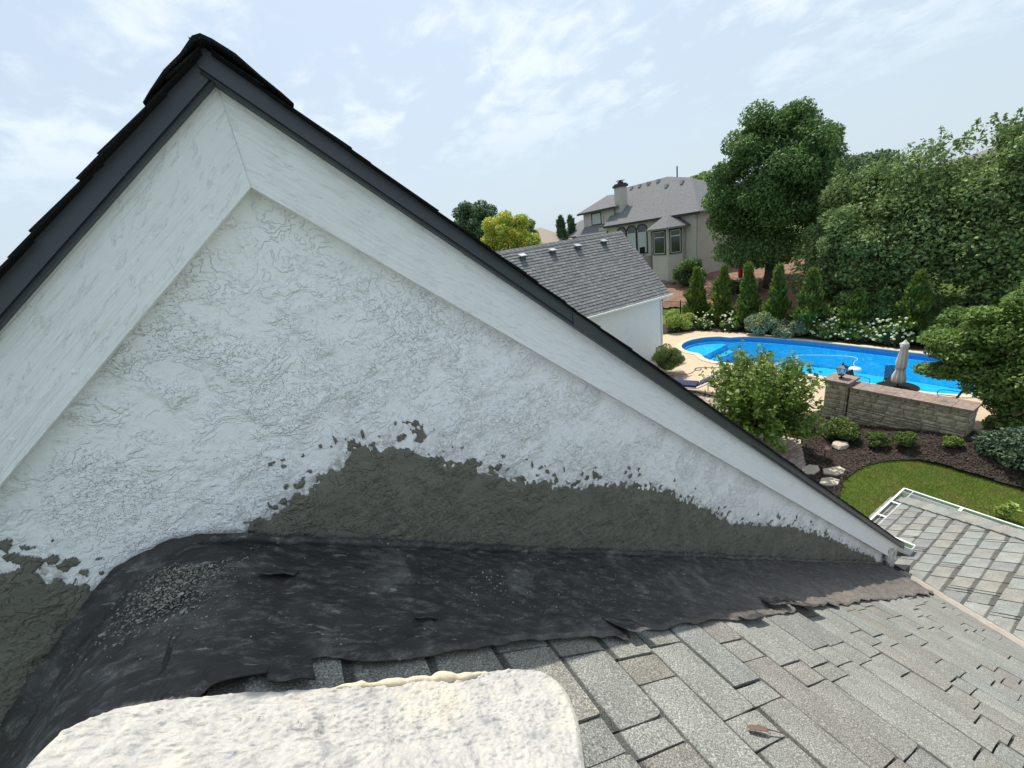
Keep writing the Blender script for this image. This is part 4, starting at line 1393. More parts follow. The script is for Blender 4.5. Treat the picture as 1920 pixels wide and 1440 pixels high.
def pillar(y0, y1, label):
    t = thing('stone_pillar', (16.65, (y0 + y1) / 2, 0), label, 'pillar', 0, 'stone pillars at the patio entrance')
    MB().box(16.33, 16.97, y0 + .03, y1 - .03, -.05, 1.50).build('pillar_core', M['mortar'], t)
    stone_face(t, (16.33, y0 + .03, 0), (0, 1, 0), (-1, 0, 0), y1 - y0 - .06, 1.50, 7)
    stone_face(t, (16.33, y0 + .03, 0), (1, 0, 0), (0, -1, 0), 0.64, 1.50, 8)
    cap_slab(t, 16.22, 16.64, y0 - .06, y1 + .06, 1.501, 1.57, 3)
    cap_slab(t, 16.648, 17.07, y0 - .06, y1 + .06, 1.501, 1.575, 4)
    return t


pillar(6.03, 6.73, 'square stone pillar carrying a lantern at the left end of the low stone wall')
pillar(8.75, 9.45, 'square stone pillar half hidden behind the leafy young tree')
M['black_metal'] = simple('black_lantern_metal', (0.018, 0.018, 0.020), 0.45, 0.2, 20.0, None, 0.3)
def glass_mat(name, tint, rough=0.05, refl=0.25):
    m = NT(name)
    tr = m.n('ShaderNodeBsdfTransparent', {0: (*tint, 1)})
    gl = m.n('ShaderNodeBsdfGlossy', {0: (1, 1, 1, 1), 1: rough})
    fr = m.n('ShaderNodeFresnel', {0: 1.5})
    f = m.math('ADD', fr.outputs[0], refl * 0.2)
    mx = m.n('ShaderNodeMixShader', {0: f, 1: tr.outputs[0], 2: gl.outputs[0]})
    m.t.links.new(mx.outputs[0], m.out.inputs[0])
    return m.m


M['lamp_glass'] = glass_mat('clear_lantern_glass', (0.9, 0.92, 0.92))


def lantern(loc, label):
    t = thing('lantern', loc, label, 'lantern', 0, 'lanterns on the stone pillars')
    t.scale = (.86, .86, .88)
    MB().lathe([(.09, 0), (.09, .02), (.035, .035), (.028, .10), (.055, .12), (.10, .13)], (0, 0, 0), 12).build('lantern_base', M['black_metal'], t, world=False)
    fr = MB()
    b, u = .085, .15
    for sx in (-1, 1):
        for sy in (-1, 1):
            fr.tube([(sx * b, sy * b, .13), (sx * u, sy * u, .46)], .011, 5)
    for w, z in ((b, .13), (u, .46)):
        for (x0, y0, x1, y1) in ((-w, -w, w, -w), (w, -w, w, w), (w, w, -w, w), (-w, w, -w, -w)):
            fr.tube([(x0, y0, z), (x1, y1, z)], .011, 5)
    fr.build('lantern_frame', M['black_metal'], t, world=False)
    for (a, c) in (((-1, -1), (1, -1)), ((1, -1), (1, 1)), ((1, 1), (-1, 1)), ((-1, 1), (-1, -1))):
        mk('glass_pane', [(a[0] * b, a[1] * b, .135), (c[0] * b, c[1] * b, .135), (c[0] * u, c[1] * u, .455), (a[0] * u, a[1] * u, .455)], [(0, 1, 2, 3)], M['lamp_glass'], t, world=False)
    MB().add([(-.18, -.18, .47), (.18, -.18, .47), (.18, .18, .47), (-.18, .18, .47), (-.05, -.05, .56), (.05, -.05, .56), (.05, .05, .56), (-.05, .05, .56)],
             [(3, 2, 1, 0), (4, 5, 6, 7), (0, 1, 5, 4), (1, 2, 6, 5), (2, 3, 7, 6), (3, 0, 4, 7)]).build('lantern_roof', M['black_metal'], t, world=False)
    MB().lathe([(.03, .56), (.045, .59), (.02, .62), (.028, .64), (.004, .68)], (0, 0, 0), 10).build('finial', M['black_metal'], t, world=False)
    MB().lathe([(.03, .14), (.034, .18), (.022, .24), (.02, .30)], (0, 0, 0), 10).build('lamp_bulb', simple('opal_bulb', (.7, .7, .66), .3), t, world=False)


lantern((16.65, 6.38, 1.575), 'black lantern with clear glass on the pillar beside the low stone wall')
lantern((16.65, 9.10, 1.575), 'black lantern rising behind the top of the leafy young tree')

# ------------------------------------------------------------------ patio set
M['patio_metal'] = simple('brown_black_patio_metal', (0.030, 0.027, 0.025), 0.5, 0.2, 20.0, None, 0.3)
M['canvas'] = simple('light_grey_canvas', (0.60, 0.60, 0.58), 0.85, 0.1, 6.0, (40.0, .3, .01))
tb = thing('patio_table', (18.93, 5.47, 0.0), 'round dark metal mesh patio table with a closed umbrella through it', 'table')
m_ = MB().lathe([(0.60, .705), (0.615, .715), (0.615, .735), (0.60, .742), (.575, .738), (.575, .71)], (0, 0, 0), 40)
m_.build('table_rim', M['patio_metal'], tb, world=False)
ms = MB()
for k in range(36):
    y = -0.58 + k * 1.16 / 35
    L = math.sqrt(max(0, .58 ** 2 - y * y))
    if L > .03:
        ms.box(-L, L, y - .008, y + .008, .722, .728)
        ms.box(y - .008, y + .008, -L, L, .7285, .7345)
ms.build('mesh_top', M['patio_metal'], tb, world=False)
for k in range(4):
    a = math.pi / 4 + k * math.pi / 2
    MB().tube([(.05 * math.cos(a), .05 * math.sin(a), .30), (.30 * math.cos(a), .30 * math.sin(a), .45), (.42 * math.cos(a), .42 * math.sin(a), .71)], .016, 6).tube([(.05 * math.cos(a), .05 * math.sin(a), .30), (.34 * math.cos(a), .34 * math.sin(a), .02)], .016, 6).build('leg', M['patio_metal'], tb, world=False)
um = thing('patio_umbrella', (18.93, 5.47, 0.0), 'closed pale grey canvas umbrella standing in the round patio table', 'umbrella')
MB().tube([(0, 0, 0.05), (0, 0, 2.52)], .022, 8).build('pole', M['patio_metal'], um, world=False)
MB().lathe([(.26, 0.0), (.26, .05), (.06, .08), (.05, .25)], (0, 0, 0), 16).build('base', M['patio_metal'], um, world=False)
V = []; F = []
prf = [(0.06, 2.44), (.10, 2.36), (.125, 2.2), (.15, 1.95), (.175, 1.7), (.17, 1.55), (.13, 1.46), (.15, 1.38), (.215, 1.15), (.235, 0.98), (.20, 0.90), (0.05, 0.93)]
NN = 32
for r_, z in prf:
    for k in range(NN):
        a = 2 * math.pi * k / NN
        rr = r_ * .82 * (1 + (.20 if r_ > .09 else .05) * math.sin(a * 8 + z)) + .006 * math.sin(a * 3 + z * 9)
        V.append((rr * math.cos(a), rr * math.sin(a), z + .02 * math.sin(a * 8 + 1) * (z < 1.2)))
for i in range(len(prf) - 1):
    for k in range(NN):
        F.append((i * NN + k, i * NN + (k + 1) % NN, (i + 1) * NN + (k + 1) % NN, (i + 1) * NN + k))
mk('folded_canopy', V, F, M['canvas'], um, world=False, smooth=True)
MB().lathe([(.15, 1.44), (.145, 1.50), (.14, 1.50), (.14, 1.44)], (0, 0, 0), 20).build('tie_strap', simple('grey_strap', (.35, .35, .34), .8), um, world=False)
MB().lathe([(.10, 2.36), (.13, 2.30), (.11, 2.42), (.05, 2.50), (.015, 2.56)], (0, 0, 0), 16).build('top_vent', M['canvas'], um, world=False)


def patio_chair(loc, rz, label):
    t = thing('patio_chair', loc, label, 'chair', rz, 'metal chairs round the patio table')
    s = MB()
    for i in range(14):
        y = -.23 + i * .46 / 13
        s.box(-.23, .23, y - .014, y + .014, .41, .416)
        s.box(y - .014, y + .014, -.23, .23, .4165, .4225)
    s.tube([(-.24, -.24, .415), (.24, -.24, .415), (.24, .24, .415), (-.24, .24, .415), (-.24, -.24, .415)], .013, 6)
    s.build('seat', M['patio_metal'], t, world=False)
    b = MB()
    P0 = lambda u, v: (-.24 - .16 * v, -.22 + .44 * u, .43 + .50 * v)
    for i in range(13):
        b.tube([P0(i / 12, 0), P0(i / 12, 1)], .011, 4)
        b.tube([P0(0, i / 12), P0(1, i / 12)], .010, 4)
    b.tube([P0(0, 0), P0(0, 1), P0(1, 1), P0(1, 0)], .014, 6)
    b.build('backrest', M['patio_metal'], t, world=False)
    for sy in (-1, 1):
        MB().tube(smooth_path([(-.33, sy * .25, .66), (-.05, sy * .27, .67), (.20, sy * .27, .65), (.25, sy * .26, .55), (.22, sy * .25, .42)], 2), .012, 6).build('armrest', M['patio_metal'], t, world=False)
        for sx in (-1, 1):
            MB().tube([(sx * .22, sy * .23, .41), (sx * .27, sy * .26, .0)], .013, 6).build('leg', M['patio_metal'], t, world=False)


patio_chair((19.25, 6.75, 0), R(-95), 'dark metal patio chair near the lantern pillar, left of the round table')
patio_chair((20.35, 6.05, 0), R(208), 'dark metal patio chair on the pool side of the round table')
patio_chair((19.35, 4.25, 0), R(100), 'dark metal patio chair under the tree, right of the round table')

# lounger with navy cushions
ch = thing('sun_lounger', (15.55, 11.75, 0), 'reclined sun lounger with navy blue cushions on the patio by the gable edge', 'sun lounger', R(115))
M['navy'] = simple('navy_cushion_fabric', (0.020, 0.026, 0.075), 0.85, 0.2, 9.0)
c_ = MB().prism([(-.2, .34), (1.2, .34), (1.2, .44), (-.2, .46)], 'y', -.32, .32); c_.build('seat_cushion', M['navy'], ch, world=False)
for k in range(4):
    a = 0.0 + k * .19
    MB().prism([(-.22 - a * .86, .40 + a * .5), (-.22 - (a + .18) * .86, .40 + (a + .18) * .5), (-.27 - (a + .18) * .86, .50 + (a + .18) * .5), (-.27 - a * .86, .50 + a * .5)], 'y', -.32, .32).build('back_cushion', M['navy'], ch, world=False)
for sy in (-1, 1):
    MB().tube([(1.25, sy * .35, .30), (-.25, sy * .35, .32), (-.95, sy * .35, .74)], .02, 6).build('side_rail', simple('grey_alloy', (.35, .36, .37), .4), ch, world=False)
    for x in (-.6, 1.1):
        MB().tube([(x, sy * .34, .30), (x, sy * .34, 0)], .02, 6).build('leg', M['patio_metal'], ch, world=False)

# little copper path light in the mulch
pl = thing('path_light', (13.40, 5.30, 0.0), 'small copper mushroom path light standing in the mulch', 'path light')
MB().tube([(0, 0, 0), (0, 0, .42)], .014, 8).build('stake', M['patio_metal'], pl, world=False)
MB().lathe([(.13, .40), (.125, .42), (.06, .48), (.012, .52)], (0, 0, 0), 16).build('shade', simple('copper_shade', (.33, .20, .15), .45, .2, 10, None, .6), pl, world=False)

# ------------------------------------------------------------------ garage
gar = thing('garage', (15.5, 20.0, 0.0), 'white stucco garage with a grey shingled roof, white gutter and downspout', 'garage')
GX1, GX0, GY0, GYR, GE, GRZ = 19.20, 4.0, 16.65, 19.98, 3.77, 7.60
pitch = (GRZ - GE) / (GYR - 16.30)
gbody = [(GY0, 0), (23.3, 0), (23.3, 3.9), (GYR, 7.40), (GY0, 3.95)]
MB().prism(gbody, 'x', GX0, GX1).build('wall', M['body_white'], gar)
M['gshing'] = joined_shingle_mat('grey_garage_shingles', (0.150, 0.153, 0.157), (0.205, 0.208, 0.210), 18.0)
gr_ = MB().add([(GX0, 16.30, GE), (19.56, 16.30, GE), (19.56, GYR, GRZ), (GX0, GYR, GRZ), (GX0, 23.66, GE), (19.56, 23.66, GE),
                (GX0, 16.30, GE - .1), (19.56, 16.30, GE - .1), (19.56, GYR, GRZ - .14), (GX0, GYR, GRZ - .14), (GX0, 23.66, GE - .1), (19.56, 23.66, GE - .1)],
               [(0, 1, 2, 3), (3, 2, 5, 4), (1, 7, 8, 2), (2, 8, 11, 5), (0, 3, 9, 6), (3, 4, 10, 9), (0, 6, 7, 1), (4, 5, 11, 10)]).build('roof', M['felt'], gar)
sl = math.hypot(GYR - 16.30, GRZ - GE)
ncr = 26
exg = sl / ncr
dy, dz = (GYR - 16.30) / sl, (GRZ - GE) / sl
sm = MB()
rg = random.Random(9)
for k in range(ncr):
    x = 7.0 - rg.uniform(0, .3)
    while x < 19.57:
        w = rg.choice([.22, .28, .34])
        x1 = min(x + w, 19.60)
        u0 = k * exg; u1 = u0 + exg * 1.08
        t0 = rg.choice([.034, .044]); t1 = .008
        A = lambda u, h: (16.28 + u * dy - h * dz, GE - .02 + u * dz + h * dy)
        (ya, za), (yb, zb), (yc, zc_), (yd, zd) = A(u0, t0), A(u1, t1), A(u0, -.004), A(u1, -.004)
        sm.add([(x + .008, ya, za), (x1 - .008, ya, za), (x1 - .008, yb, zb), (x + .008, yb, zb), (x + .008, yc, zc_), (x1 - .008, yc, zc_)],
               [(0, 1, 2, 3), (4, 5, 1, 0), (5, 2, 1), (4, 0, 3)])
        x = x1
tag(sm.build('shingles', M['gshing'], gr_), kind='stuff')
rgc = MB()
for k in range(46):
    x = 6.0 + k * .295
    rgc.add([(x, GYR - .15, GRZ - .09), (x + .29, GYR - .15, GRZ - .11), (x + .29, GYR, GRZ + .035), (x, GYR, GRZ + .055), (x, GYR + .15, GRZ - .09), (x + .29, GYR + .15, GRZ - .11)], [(0, 1, 2, 3), (3, 2, 5, 4)])
tag(rgc.build('ridge_caps', M['gshing'], gr_), kind='stuff')
M['vent_metal'] = simple('galvanised_vent', (0.42, 0.43, 0.44), 0.35, 0.1, 10.0, None, 0.6)
for px_ in (11.75, 13.75, 15.55, 17.55):
    u = sl - 0.75
    y0, z0 = 16.30 + u * dy, GE + u * dz
    vb = MB().box(px_ - .15, px_ + .15, y0 - .13, y0 + .2, z0 - .12, z0 + .15).build('roof_vent', M['fascia'], gar)
    MB().add([(px_ - .19, y0 - .22, z0 + .14), (px_ + .19, y0 - .22, z0 + .14), (px_ + .19, y0 + .12, z0 + .25), (px_ - .19, y0 + .12, z0 + .25), (px_ - .19, y0 - .22, z0 + .17), (px_ + .19, y0 - .22, z0 + .17), (px_ + .19, y0 + .12, z0 + .28), (px_ - .19, y0 + .12, z0 + .28)],
             [(3, 2, 1, 0), (4, 5, 6, 7), (0, 1, 5, 4), (1, 2, 6, 5), (2, 3, 7, 6), (3, 0, 4, 7)]).build('vent_hood', M['vent_metal'], vb)
MB().prism([(16.19, GE + .0), (16.29, GE + .0), (16.29, GE - .11), (16.22, GE - .11), (16.195, GE - .06)], 'x', 6.0, 19.66).build('gutter', M['gutter'], gar)
MB().box(6.0, 19.2, 16.31, 16.66, GE - .135, GE - .105).build('soffit', M['gutter'], gar)
MB().tube([(19.35, 16.25, GE - .10), (19.35, 16.30, GE - .22), (19.12, 16.58, GE - .42), (19.12, 16.60, .05)], .045, 8).build('downspout', M['gutter'], gar)

# ------------------------------------------------------------------ neighbouring house on the rise
M['tan_wall'] = simple('greige_stucco', (0.47, 0.44, 0.395), 0.85, 0.08, 1.0, (14.0, 0.2, 0.02))
def far_roof_mat():
    m = NT('grey_asphalt_roof_far')
    co = m.co((0, 0, 0), (1, 1, 1))
    f = m.noise(co, 9.0, 3.0, .75)
    sx = m.n('ShaderNodeSeparateXYZ', {0: co})
    w = m.n('ShaderNodeMath', {0: m.math('MULTIPLY', sx.outputs[2], 9.0)}, operation='FRACT').outputs[0]
    col = m.ramp(f, [(0.3, (0.11, 0.112, 0.118)), (0.7, (0.235, 0.235, 0.235))])
    col = m.mix(1.0, col, m.ramp(w, [(0.0, 0.72), (0.2, 1.0), (1.0, 1.06)]), 'MULTIPLY')
    return m.done(col, 0.95, Specular_IOR_Level=0.15)


M['far_roof'] = far_roof_mat()
M['trim_dark'] = simple('dark_brown_trim', (0.030, 0.026, 0.026), 0.6, 0.1)
M['win_white'] = simple('white_window_frame', (0.62, 0.62, 0.60), 0.5, 0.05)
M['pane_dark'] = simple('dark_window_glass', (0.012, 0.016, 0.018), 0.08, 0.3, 1.0, None, 0.0, 0.8)
M['curtain'] = simple('pale_green_curtained_glass', (0.36, 0.44, 0.42), 0.35, 0.12, 2.0, None, 0.0, 0.6, (0, 0, 0), (1, 14, 0.3))
nb = thing('neighbor_house', (39.0, 34.0, 1.2), 'large greige neighbour house with hipped grey roofs, chimney, arched windows and bay tower', 'house')
MB().box(36.0, 46.0, 26.6, 40.6, -1, 8.0).build('wall', M['tan_wall'], nb)
MB().box(37.0, 46.0, 38.9, 44.5, -1, 10.15).build('wing_wall', M['tan_wall'], nb)
MB().box(38.2, 46.0, 44.6, 55.5, -1, 7.5).build('wing_wall', M['tan_wall'], nb)
def poly_obj(name, V, F, mat, parent, flip=True):
    o = mk(name, V, F, mat, parent)
    bm = bmesh.new(); bm.from_mesh(o.data); bmesh.ops.recalc_face_normals(bm, faces=bm.faces); bm.to_mesh(o.data); bm.free()
    return o
# main roof : eave 35.55 at z 8.1 , ridge x=41
poly_obj('main_roof', [(35.55, 26.2, 8.1), (35.55, 39.2, 8.1), (41, 40.6, 12.26), (41, 34.3, 12.26), (40.0, 33.0, 11.50), (40.0, 30.5, 11.50), (46.6, 26.2, 8.1), (46.6, 40.8, 8.1), (35.55, 26.2, 7.92), (35.55, 39.2, 7.92), (46.6, 26.2, 7.92), (46.6, 40.8, 7.92)],
         [(0, 1, 2, 3, 4, 5), (0, 5, 6), (5, 4, 3, 6), (3, 2, 7, 6), (1, 7, 2), (0, 8, 9, 1), (0, 6, 10, 8), (1, 9, 11, 7), (6, 7, 11, 10), (8, 10, 11, 9)], M['far_roof'], nb)
MB().box(35.50, 35.545, 26.15, 39.25, 7.86, 8.085).build('fascia', M['trim_dark'], nb)
for y in (39.3, 38.0, 36.6, 35.2, 33.2, 31.2):
    xx = 40.55 if y > 34 else 39.5
    zz = 12.0 if y > 34 else 11.2
    MB().box(xx - .2, xx + .2, y - .15, y + .15, zz - .15, zz + .2).build('roof_vent', M['vent_metal'], nb)
MB().tube([(41.5, 33.4, 11.8), (41.5, 33.4, 13.1)], .07, 8).build('vent_pipe', M['trim_dark'], nb)
MB().tube([(35.5, 26.75, 7.85), (35.93, 26.8, 7.5), (35.93, 26.8, 1.2)], .05, 6).build('downspout', M['tan_wall'], nb)
# chimney
chm = MB().box(37.2, 38.2, 37.75, 38.8, 7.5, 12.1).build('chimney', M['tan_wall'], nb)
MB().box(37.08, 38.32, 37.62, 38.93, 12.1, 12.36).box(37.2, 38.2, 37.75, 38.8, 12.36, 12.5).build('chimney_cap', M['trim_dark'], chm)
MB().box(37.5, 38.0, 38.05, 38.5, 12.5, 12.7).box(37.38, 38.1, 37.92, 38.63, 12.78, 12.84).tube([(37.75, 38.3, 12.7), (37.75, 38.3, 12.8)], .16, 8).build('flue', M['trim_dark'], chm)
# upper wing roof (hip) and its skirt roof
poly_obj('wing_roof', [(36.5, 38.15, 10.14), (36.5, 45.1, 10.14), (39.2, 42.1, 11.75), (46, 42.0, 11.75), (46.5, 38.15, 10.14), (46.5, 45.1, 10.14), (36.5, 38.15, 9.96), (36.5, 45.1, 9.96), (46.5, 38.15, 9.96), (46.5, 45.1, 9.96)],
         [(0, 1, 2), (0, 2, 3, 4), (1, 5, 3, 2), (4, 3, 5), (0, 6, 7, 1), (1, 7, 9, 5), (0, 4, 8, 6), (6, 8, 9, 7)], M['far_roof'], nb)
MB().box(36.45, 36.495, 38.1, 45.15, 9.90, 10.12).build('fascia', M['trim_dark'], nb)
poly_obj('skirt_roof', [(37.0, 38.95, 8.42), (37.0, 44.5, 8.42), (35.7, 44.9, 7.35), (35.7, 38.95, 7.35), (37.0, 38.95, 7.3), (37.0, 44.5, 7.3), (35.7, 44.9, 7.2), (35.7, 38.95, 7.2)],
         [(0, 1, 2, 3), (4, 7, 6, 5), (2, 6, 7, 3), (0, 3, 7, 4), (1, 5, 6, 2)], M['far_roof'], nb)
poly_obj('low_roof', [(37.6, 45.2, 7.45), (37.6, 55.8, 7.45), (41.5, 50.2, 9.5), (41.5, 47.0, 9.5), (46.5, 45.2, 7.45), (46.5, 55.8, 7.45), (37.6, 45.2, 7.25), (37.6, 55.8, 7.25), (46.5, 45.2, 7.25), (46.5, 55.8, 7.25)],
         [(0, 1, 2, 3), (0, 3, 4), (1, 5, 2), (2, 5, 4, 3), (0, 6, 7, 1), (1, 7, 9, 5), (0, 4, 8, 6), (6, 8, 9, 7)], M['far_roof'], nb)
MB().tube([(37.62, 46.4, 7.50), (39.6, 47.0, 8.55)], .07, 6).build('valley_flashing', M['gutter'], nb)


def window(y0, y1, z0, z1, x, parent, glass, mull=(), trans=(), arch=False, name='window'):
    """in a wall facing -x"""
    fr = MB()
    t = .11
    if not arch:
        fr.box(x - .07, x + .02, y0 - t, y1 + t, z0 - t, z0).box(x - .07, x + .02, y0 - t, y1 + t, z1, z1 + t).box(x - .07, x + .02, y0 - t, y0, z0, z1).box(x - .07, x + .02, y1, y1 + t, z0, z1)
        gp = [(y0, z0), (y1, z0), (y1, z1), (y0, z1)]
    else:
        r_ = (y1 - y0) / 2; cy = (y0 + y1) / 2; hh = .42
        top_ = [(cy + r_ * math.cos(math.pi * k / 12), z1 + hh * math.sin(math.pi * k / 12)) for k in range(13)]
        topo = [(cy + (r_ + t) * math.cos(math.pi * k / 12), z1 + (hh + t) * math.sin(math.pi * k / 12)) for k in range(13)]
        for k in range(12):
            fr.prism([top_[k], topo[k], topo[k + 1], top_[k + 1]], 'x', x - .07, x + .02)
        fr.box(x - .07, x + .02, y0 - t, y0, z0, z1).box(x - .07, x + .02, y1, y1 + t, z0, z1).box(x - .07, x + .02, y0 - t, y1 + t, z0 - t, z0)
        gp = [(y0, z0), (y1, z0)] + top_
    w = fr.build(name, M['trim_dark'], parent)
    inn = MB()
    s = .05
    inn.box(x - .05, x, y0, y0 + s, z0, z1).box(x - .05, x, y1 - s, y1, z0, z1).box(x - .05, x, y0 + s, y1 - s, z0, z0 + s)
    if not arch: inn.box(x - .05, x, y0 + s, y1 - s, z1 - s, z1)
    for f in mull: inn.box(x - .05, x, y0 + (y1 - y0) * f - .025, y0 + (y1 - y0) * f + .025, z0 + s, z1)
    for f in trans: inn.box(x - .052, x, y0 + s, y1 - s, z0 + (z1 - z0) * f - .03, z0 + (z1 - z0) * f + .03)
    inn.build('sash', M['win_white'], w)
    if arch:
        zt = z0 + (z1 - z0) * .86
        mk('pane', [(x - .012, y0, z0), (x - .012, y1, z0), (x - .012, y1, zt), (x - .012, y0, zt)], [(0, 3, 2, 1)], glass, w)
        g2 = [(y1, zt), *top_, (y0, zt)]
        mk('pane', [(x - .012, a, b) for a, b in g2], [tuple(range(len(g2)))], M['pane_dark'], w)
    else:
        mk('pane', [(x - .012, a, b) for a, b in gp], [tuple(range(4))[::-1]], glass, w)
    return w


window(41.15, 42.75, 8.55, 9.75, 36.98, nb, M['curtain'], (0.5,))
MB().box(36.93, 36.985, 40.72, 40.98, 8.42, 9.95).box(36.93, 36.985, 42.92, 43.2, 8.42, 9.95).box(36.93, 36.985, 40.72, 43.2, 8.425, 8.44).build('window_surround', simple('pale_greige', (.50, .46, .42), .8), nb)
for y0 in (33.0, 34.55, 36.1):
    window(y0, y0 + 1.25, 4.75, 7.2, 35.985, nb, M['curtain'], (), (.86,), True)
# bay tower
bay = [(34.5, 29.0), (34.5, 30.9), (35.5, 31.9), (36.3, 31.9), (36.3, 28.0), (35.5, 28.0)]
bt = MB().prism(bay, 'z', -1, 7.05).build('bay_wall', M['tan_wall'], nb)
bo = [(34.05, 28.8), (34.05, 31.1), (35.3, 32.35), (36.4, 32.35), (36.4, 27.5), (35.3, 27.5)]
ap = (36.0, 29.95, 8.55)
poly_obj('bay_roof', [(x, y, 7.06) for x, y in bo] + [ap] + [(x, y, 6.9) for x, y in bo], [(i, (i + 1) % 6, 6) for i in range(6)] + [(i, 7 + i, 7 + (i + 1) % 6, (i + 1) % 6) for i in range(6)] + [tuple(range(7, 13))], M['far_roof'], nb)
MB().prism([(x - .02, y) for x, y in bo[:3]] + [(x - .045 * (i < 9), y) for i, (x, y) in enumerate(bo[:3][::-1])], 'z', 6.86, 7.02)
window(29.3, 30.65, 4.6, 6.75, 34.485, bt, M['pane_dark'], (), (.74,))
def angled_window(p, q, z0, z1):
    """window in the face from p to q"""
    p = Vector((*p, 0)); q = Vector((*q, 0)); d = (q - p); L = d.length; d.normalize(); nrm = Vector((d.y, -d.x, 0))
    if nrm.x > 0: nrm = -nrm
    def bar(m, a0, a1, zz0, zz1, o0, o1):
        P = [p + d * a + nrm * o for a, o in ((a0, o0), (a1, o0), (a1, o1), (a0, o1))]
        m.add([(v.x, v.y, zz0) for v in P] + [(v.x, v.y, zz1) for v in P], [(3, 2, 1, 0), (4, 5, 6, 7), (0, 1, 5, 4), (1, 2, 6, 5), (2, 3, 7, 6), (3, 0, 4, 7)])
    a0, a1 = L * .2, L * .85
    f = MB(); t = .11
    for (b0, b1, c0, c1) in ((a0 - t, a1 + t, z0 - t, z0), (a0 - t, a1 + t, z1, z1 + t), (a0 - t, a0, z0, z1), (a1, a1 + t, z0, z1)): bar(f, b0, b1, c0, c1, -.02, .07)
    w = f.build('window', M['trim_dark'], bt)
    s_ = MB()
    for (b0, b1, c0, c1) in ((a0, a1, z0, z0 + .05), (a0, a1, z1 - .05, z1), (a0, a0 + .05, z0 + .05, z1 - .05), (a1 - .05, a1, z0 + .05, z1 - .05), (a0 + .05, a1 - .05, z0 + (z1 - z0) * .72, z0 + (z1 - z0) * .76)): bar(s_, b0, b1, c0, c1, .0, .05)
    s_.build('sash', M['win_white'], w)
    g = MB(); bar(g, a0, a1, z0, z1, .0, .015); g.build('pane', M['pane_dark'], w)
angled_window((34.5, 29.0), (35.5, 28.0), 4.6, 6.75)
angled_window((34.5, 30.9), (35.5, 31.9), 4.6, 6.75)
# terrace beside the bay with chairs
MB().box(34.2, 36.0, 31.95, 38.6, 0.5, 4.4).build('terrace', M['tan_wall'], nb)
def far_chair(loc, rz, label):
    t = thing('terrace_chair', loc, label, 'chair', rz, 'dark chairs on the neighbour terrace')
    MB().box(-.28, .28, -.28, .28, .40, .46).build('seat', M['black_metal'], t, world=False)
    MB().box(-.34, -.28, -.28, .28, .46, 1.0).build('backrest', M['black_metal'], t, world=False)
    for sx in (-1, 1):
        for sy in (-1, 1): MB().tube([(sx * .25, sy * .25, .40), (sx * .28, sy * .28, 0)], .025, 5).build('leg', M['black_metal'], t, world=False)
far_chair((34.8, 32.7, 4.4), R(60), 'dark terrace chair close to the neighbour bay tower')
far_chair((34.8, 33.9, 4.4), R(-60), 'dark terrace chair behind the garage roof edge')

# far roofs : a tan tiled one past the yellow tree, one behind the trees on the right
fr1 = thing('distant_house', (33.0, 50.0, 0), 'distant house with a tan ribbed roof between the yellow tree and conifers', 'house')
MB().box(29.0, 36.5, 47.5, 55, 0, 7.0).build('wall', M['tan_wall'], fr1)
poly_obj('roof', [(28.4, 46.8, 7.0), (28.4, 55, 7.0), (37.2, 55, 7.0), (37.2, 46.8, 7.0), (31.0, 50.5, 9.3), (34.2, 50.5, 9.3)], [(0, 1, 4), (1, 2, 5, 4), (2, 3, 5), (3, 0, 4, 5), (0, 3, 2, 1)], simple('tan_tile_roof', (.34, .29, .24), .9, .15, 2.0, None, 0, .3, (0, 0, 0), (1, 1, 12)), fr1)
fr2 = thing('hilltop_house', (52, 10, 2.4), 'house with a brownish grey roof and vent pipe showing above the dense right hand tree', 'house')
MB().box(49.5, 58, 3, 17, 2, 8.6).build('wall', M['tan_wall'], fr2)
poly_obj('roof', [(48.8, 2.2, 8.5), (48.8, 17.8, 8.5), (58.7, 17.8, 8.5), (58.7, 2.2, 8.5), (53.5, 7.5, 10.5), (53.5, 12.5, 9.2)], [(0, 1, 5, 4), (1, 2, 5), (2, 3, 4, 5), (3, 0, 4), (0, 3, 2, 1)], simple('brown_grey_roof', (.16, .145, .135), .9, .2, 4.0), fr2)
MB().tube([(52.0, 10.6, 9.5), (52.0, 10.6, 11.1)], .12, 8).box(51.75, 52.25, 10.35, 10.85, 11.1, 11.2).build('vent_pipe', M['trim_dark'], fr2)

# ------------------------------------------------------------------ plants
M['bark'] = simple('grey_brown_bark', (0.10, 0.08, 0.065), 0.95, 0.3, 8.0, (18.0, 0.8, 0.03), 0, .2, (0, 0, 0), (1, 1, .25))
M['leaf_maple'] = leaf_mat('dark_maple_leaf', (0.047, 0.103, 0.031), (0.161, 0.273, 0.078), None, 0.36)
M['leaf_olive'] = leaf_mat('olive_tree_leaf', (0.072, 0.139, 0.047), (0.293, 0.393, 0.139), None, 0.36)
M['leaf_bright'] = leaf_mat('fresh_green_leaf', (0.070, 0.132, 0.022), (0.233, 0.333, 0.070), None, 0.3)
M['leaf_mid'] = leaf_mat('mid_green_leaf', (0.059, 0.131, 0.029), (0.213, 0.321, 0.076), None, 0.36)
M['leaf_yellow'] = leaf_mat('yellow_green_leaf', (0.198, 0.283, 0.049), (0.617, 0.692, 0.124), (0.75, 0.62, 0.08), 0.35)
M['leaf_dark'] = leaf_mat('far_dark_green_leaf', (0.049, 0.094, 0.049), (0.158, 0.236, 0.124), None, 0.3)
M['leaf_cypress'] = leaf_mat('arborvitae_spray', (0.041, 0.095, 0.021), (0.218, 0.309, 0.058), None, 0.3)
M['leaf_conifer'] = leaf_mat('blue_green_conifer', (0.038, 0.083, 0.045), (0.105, 0.180, 0.090), None, 0.15)
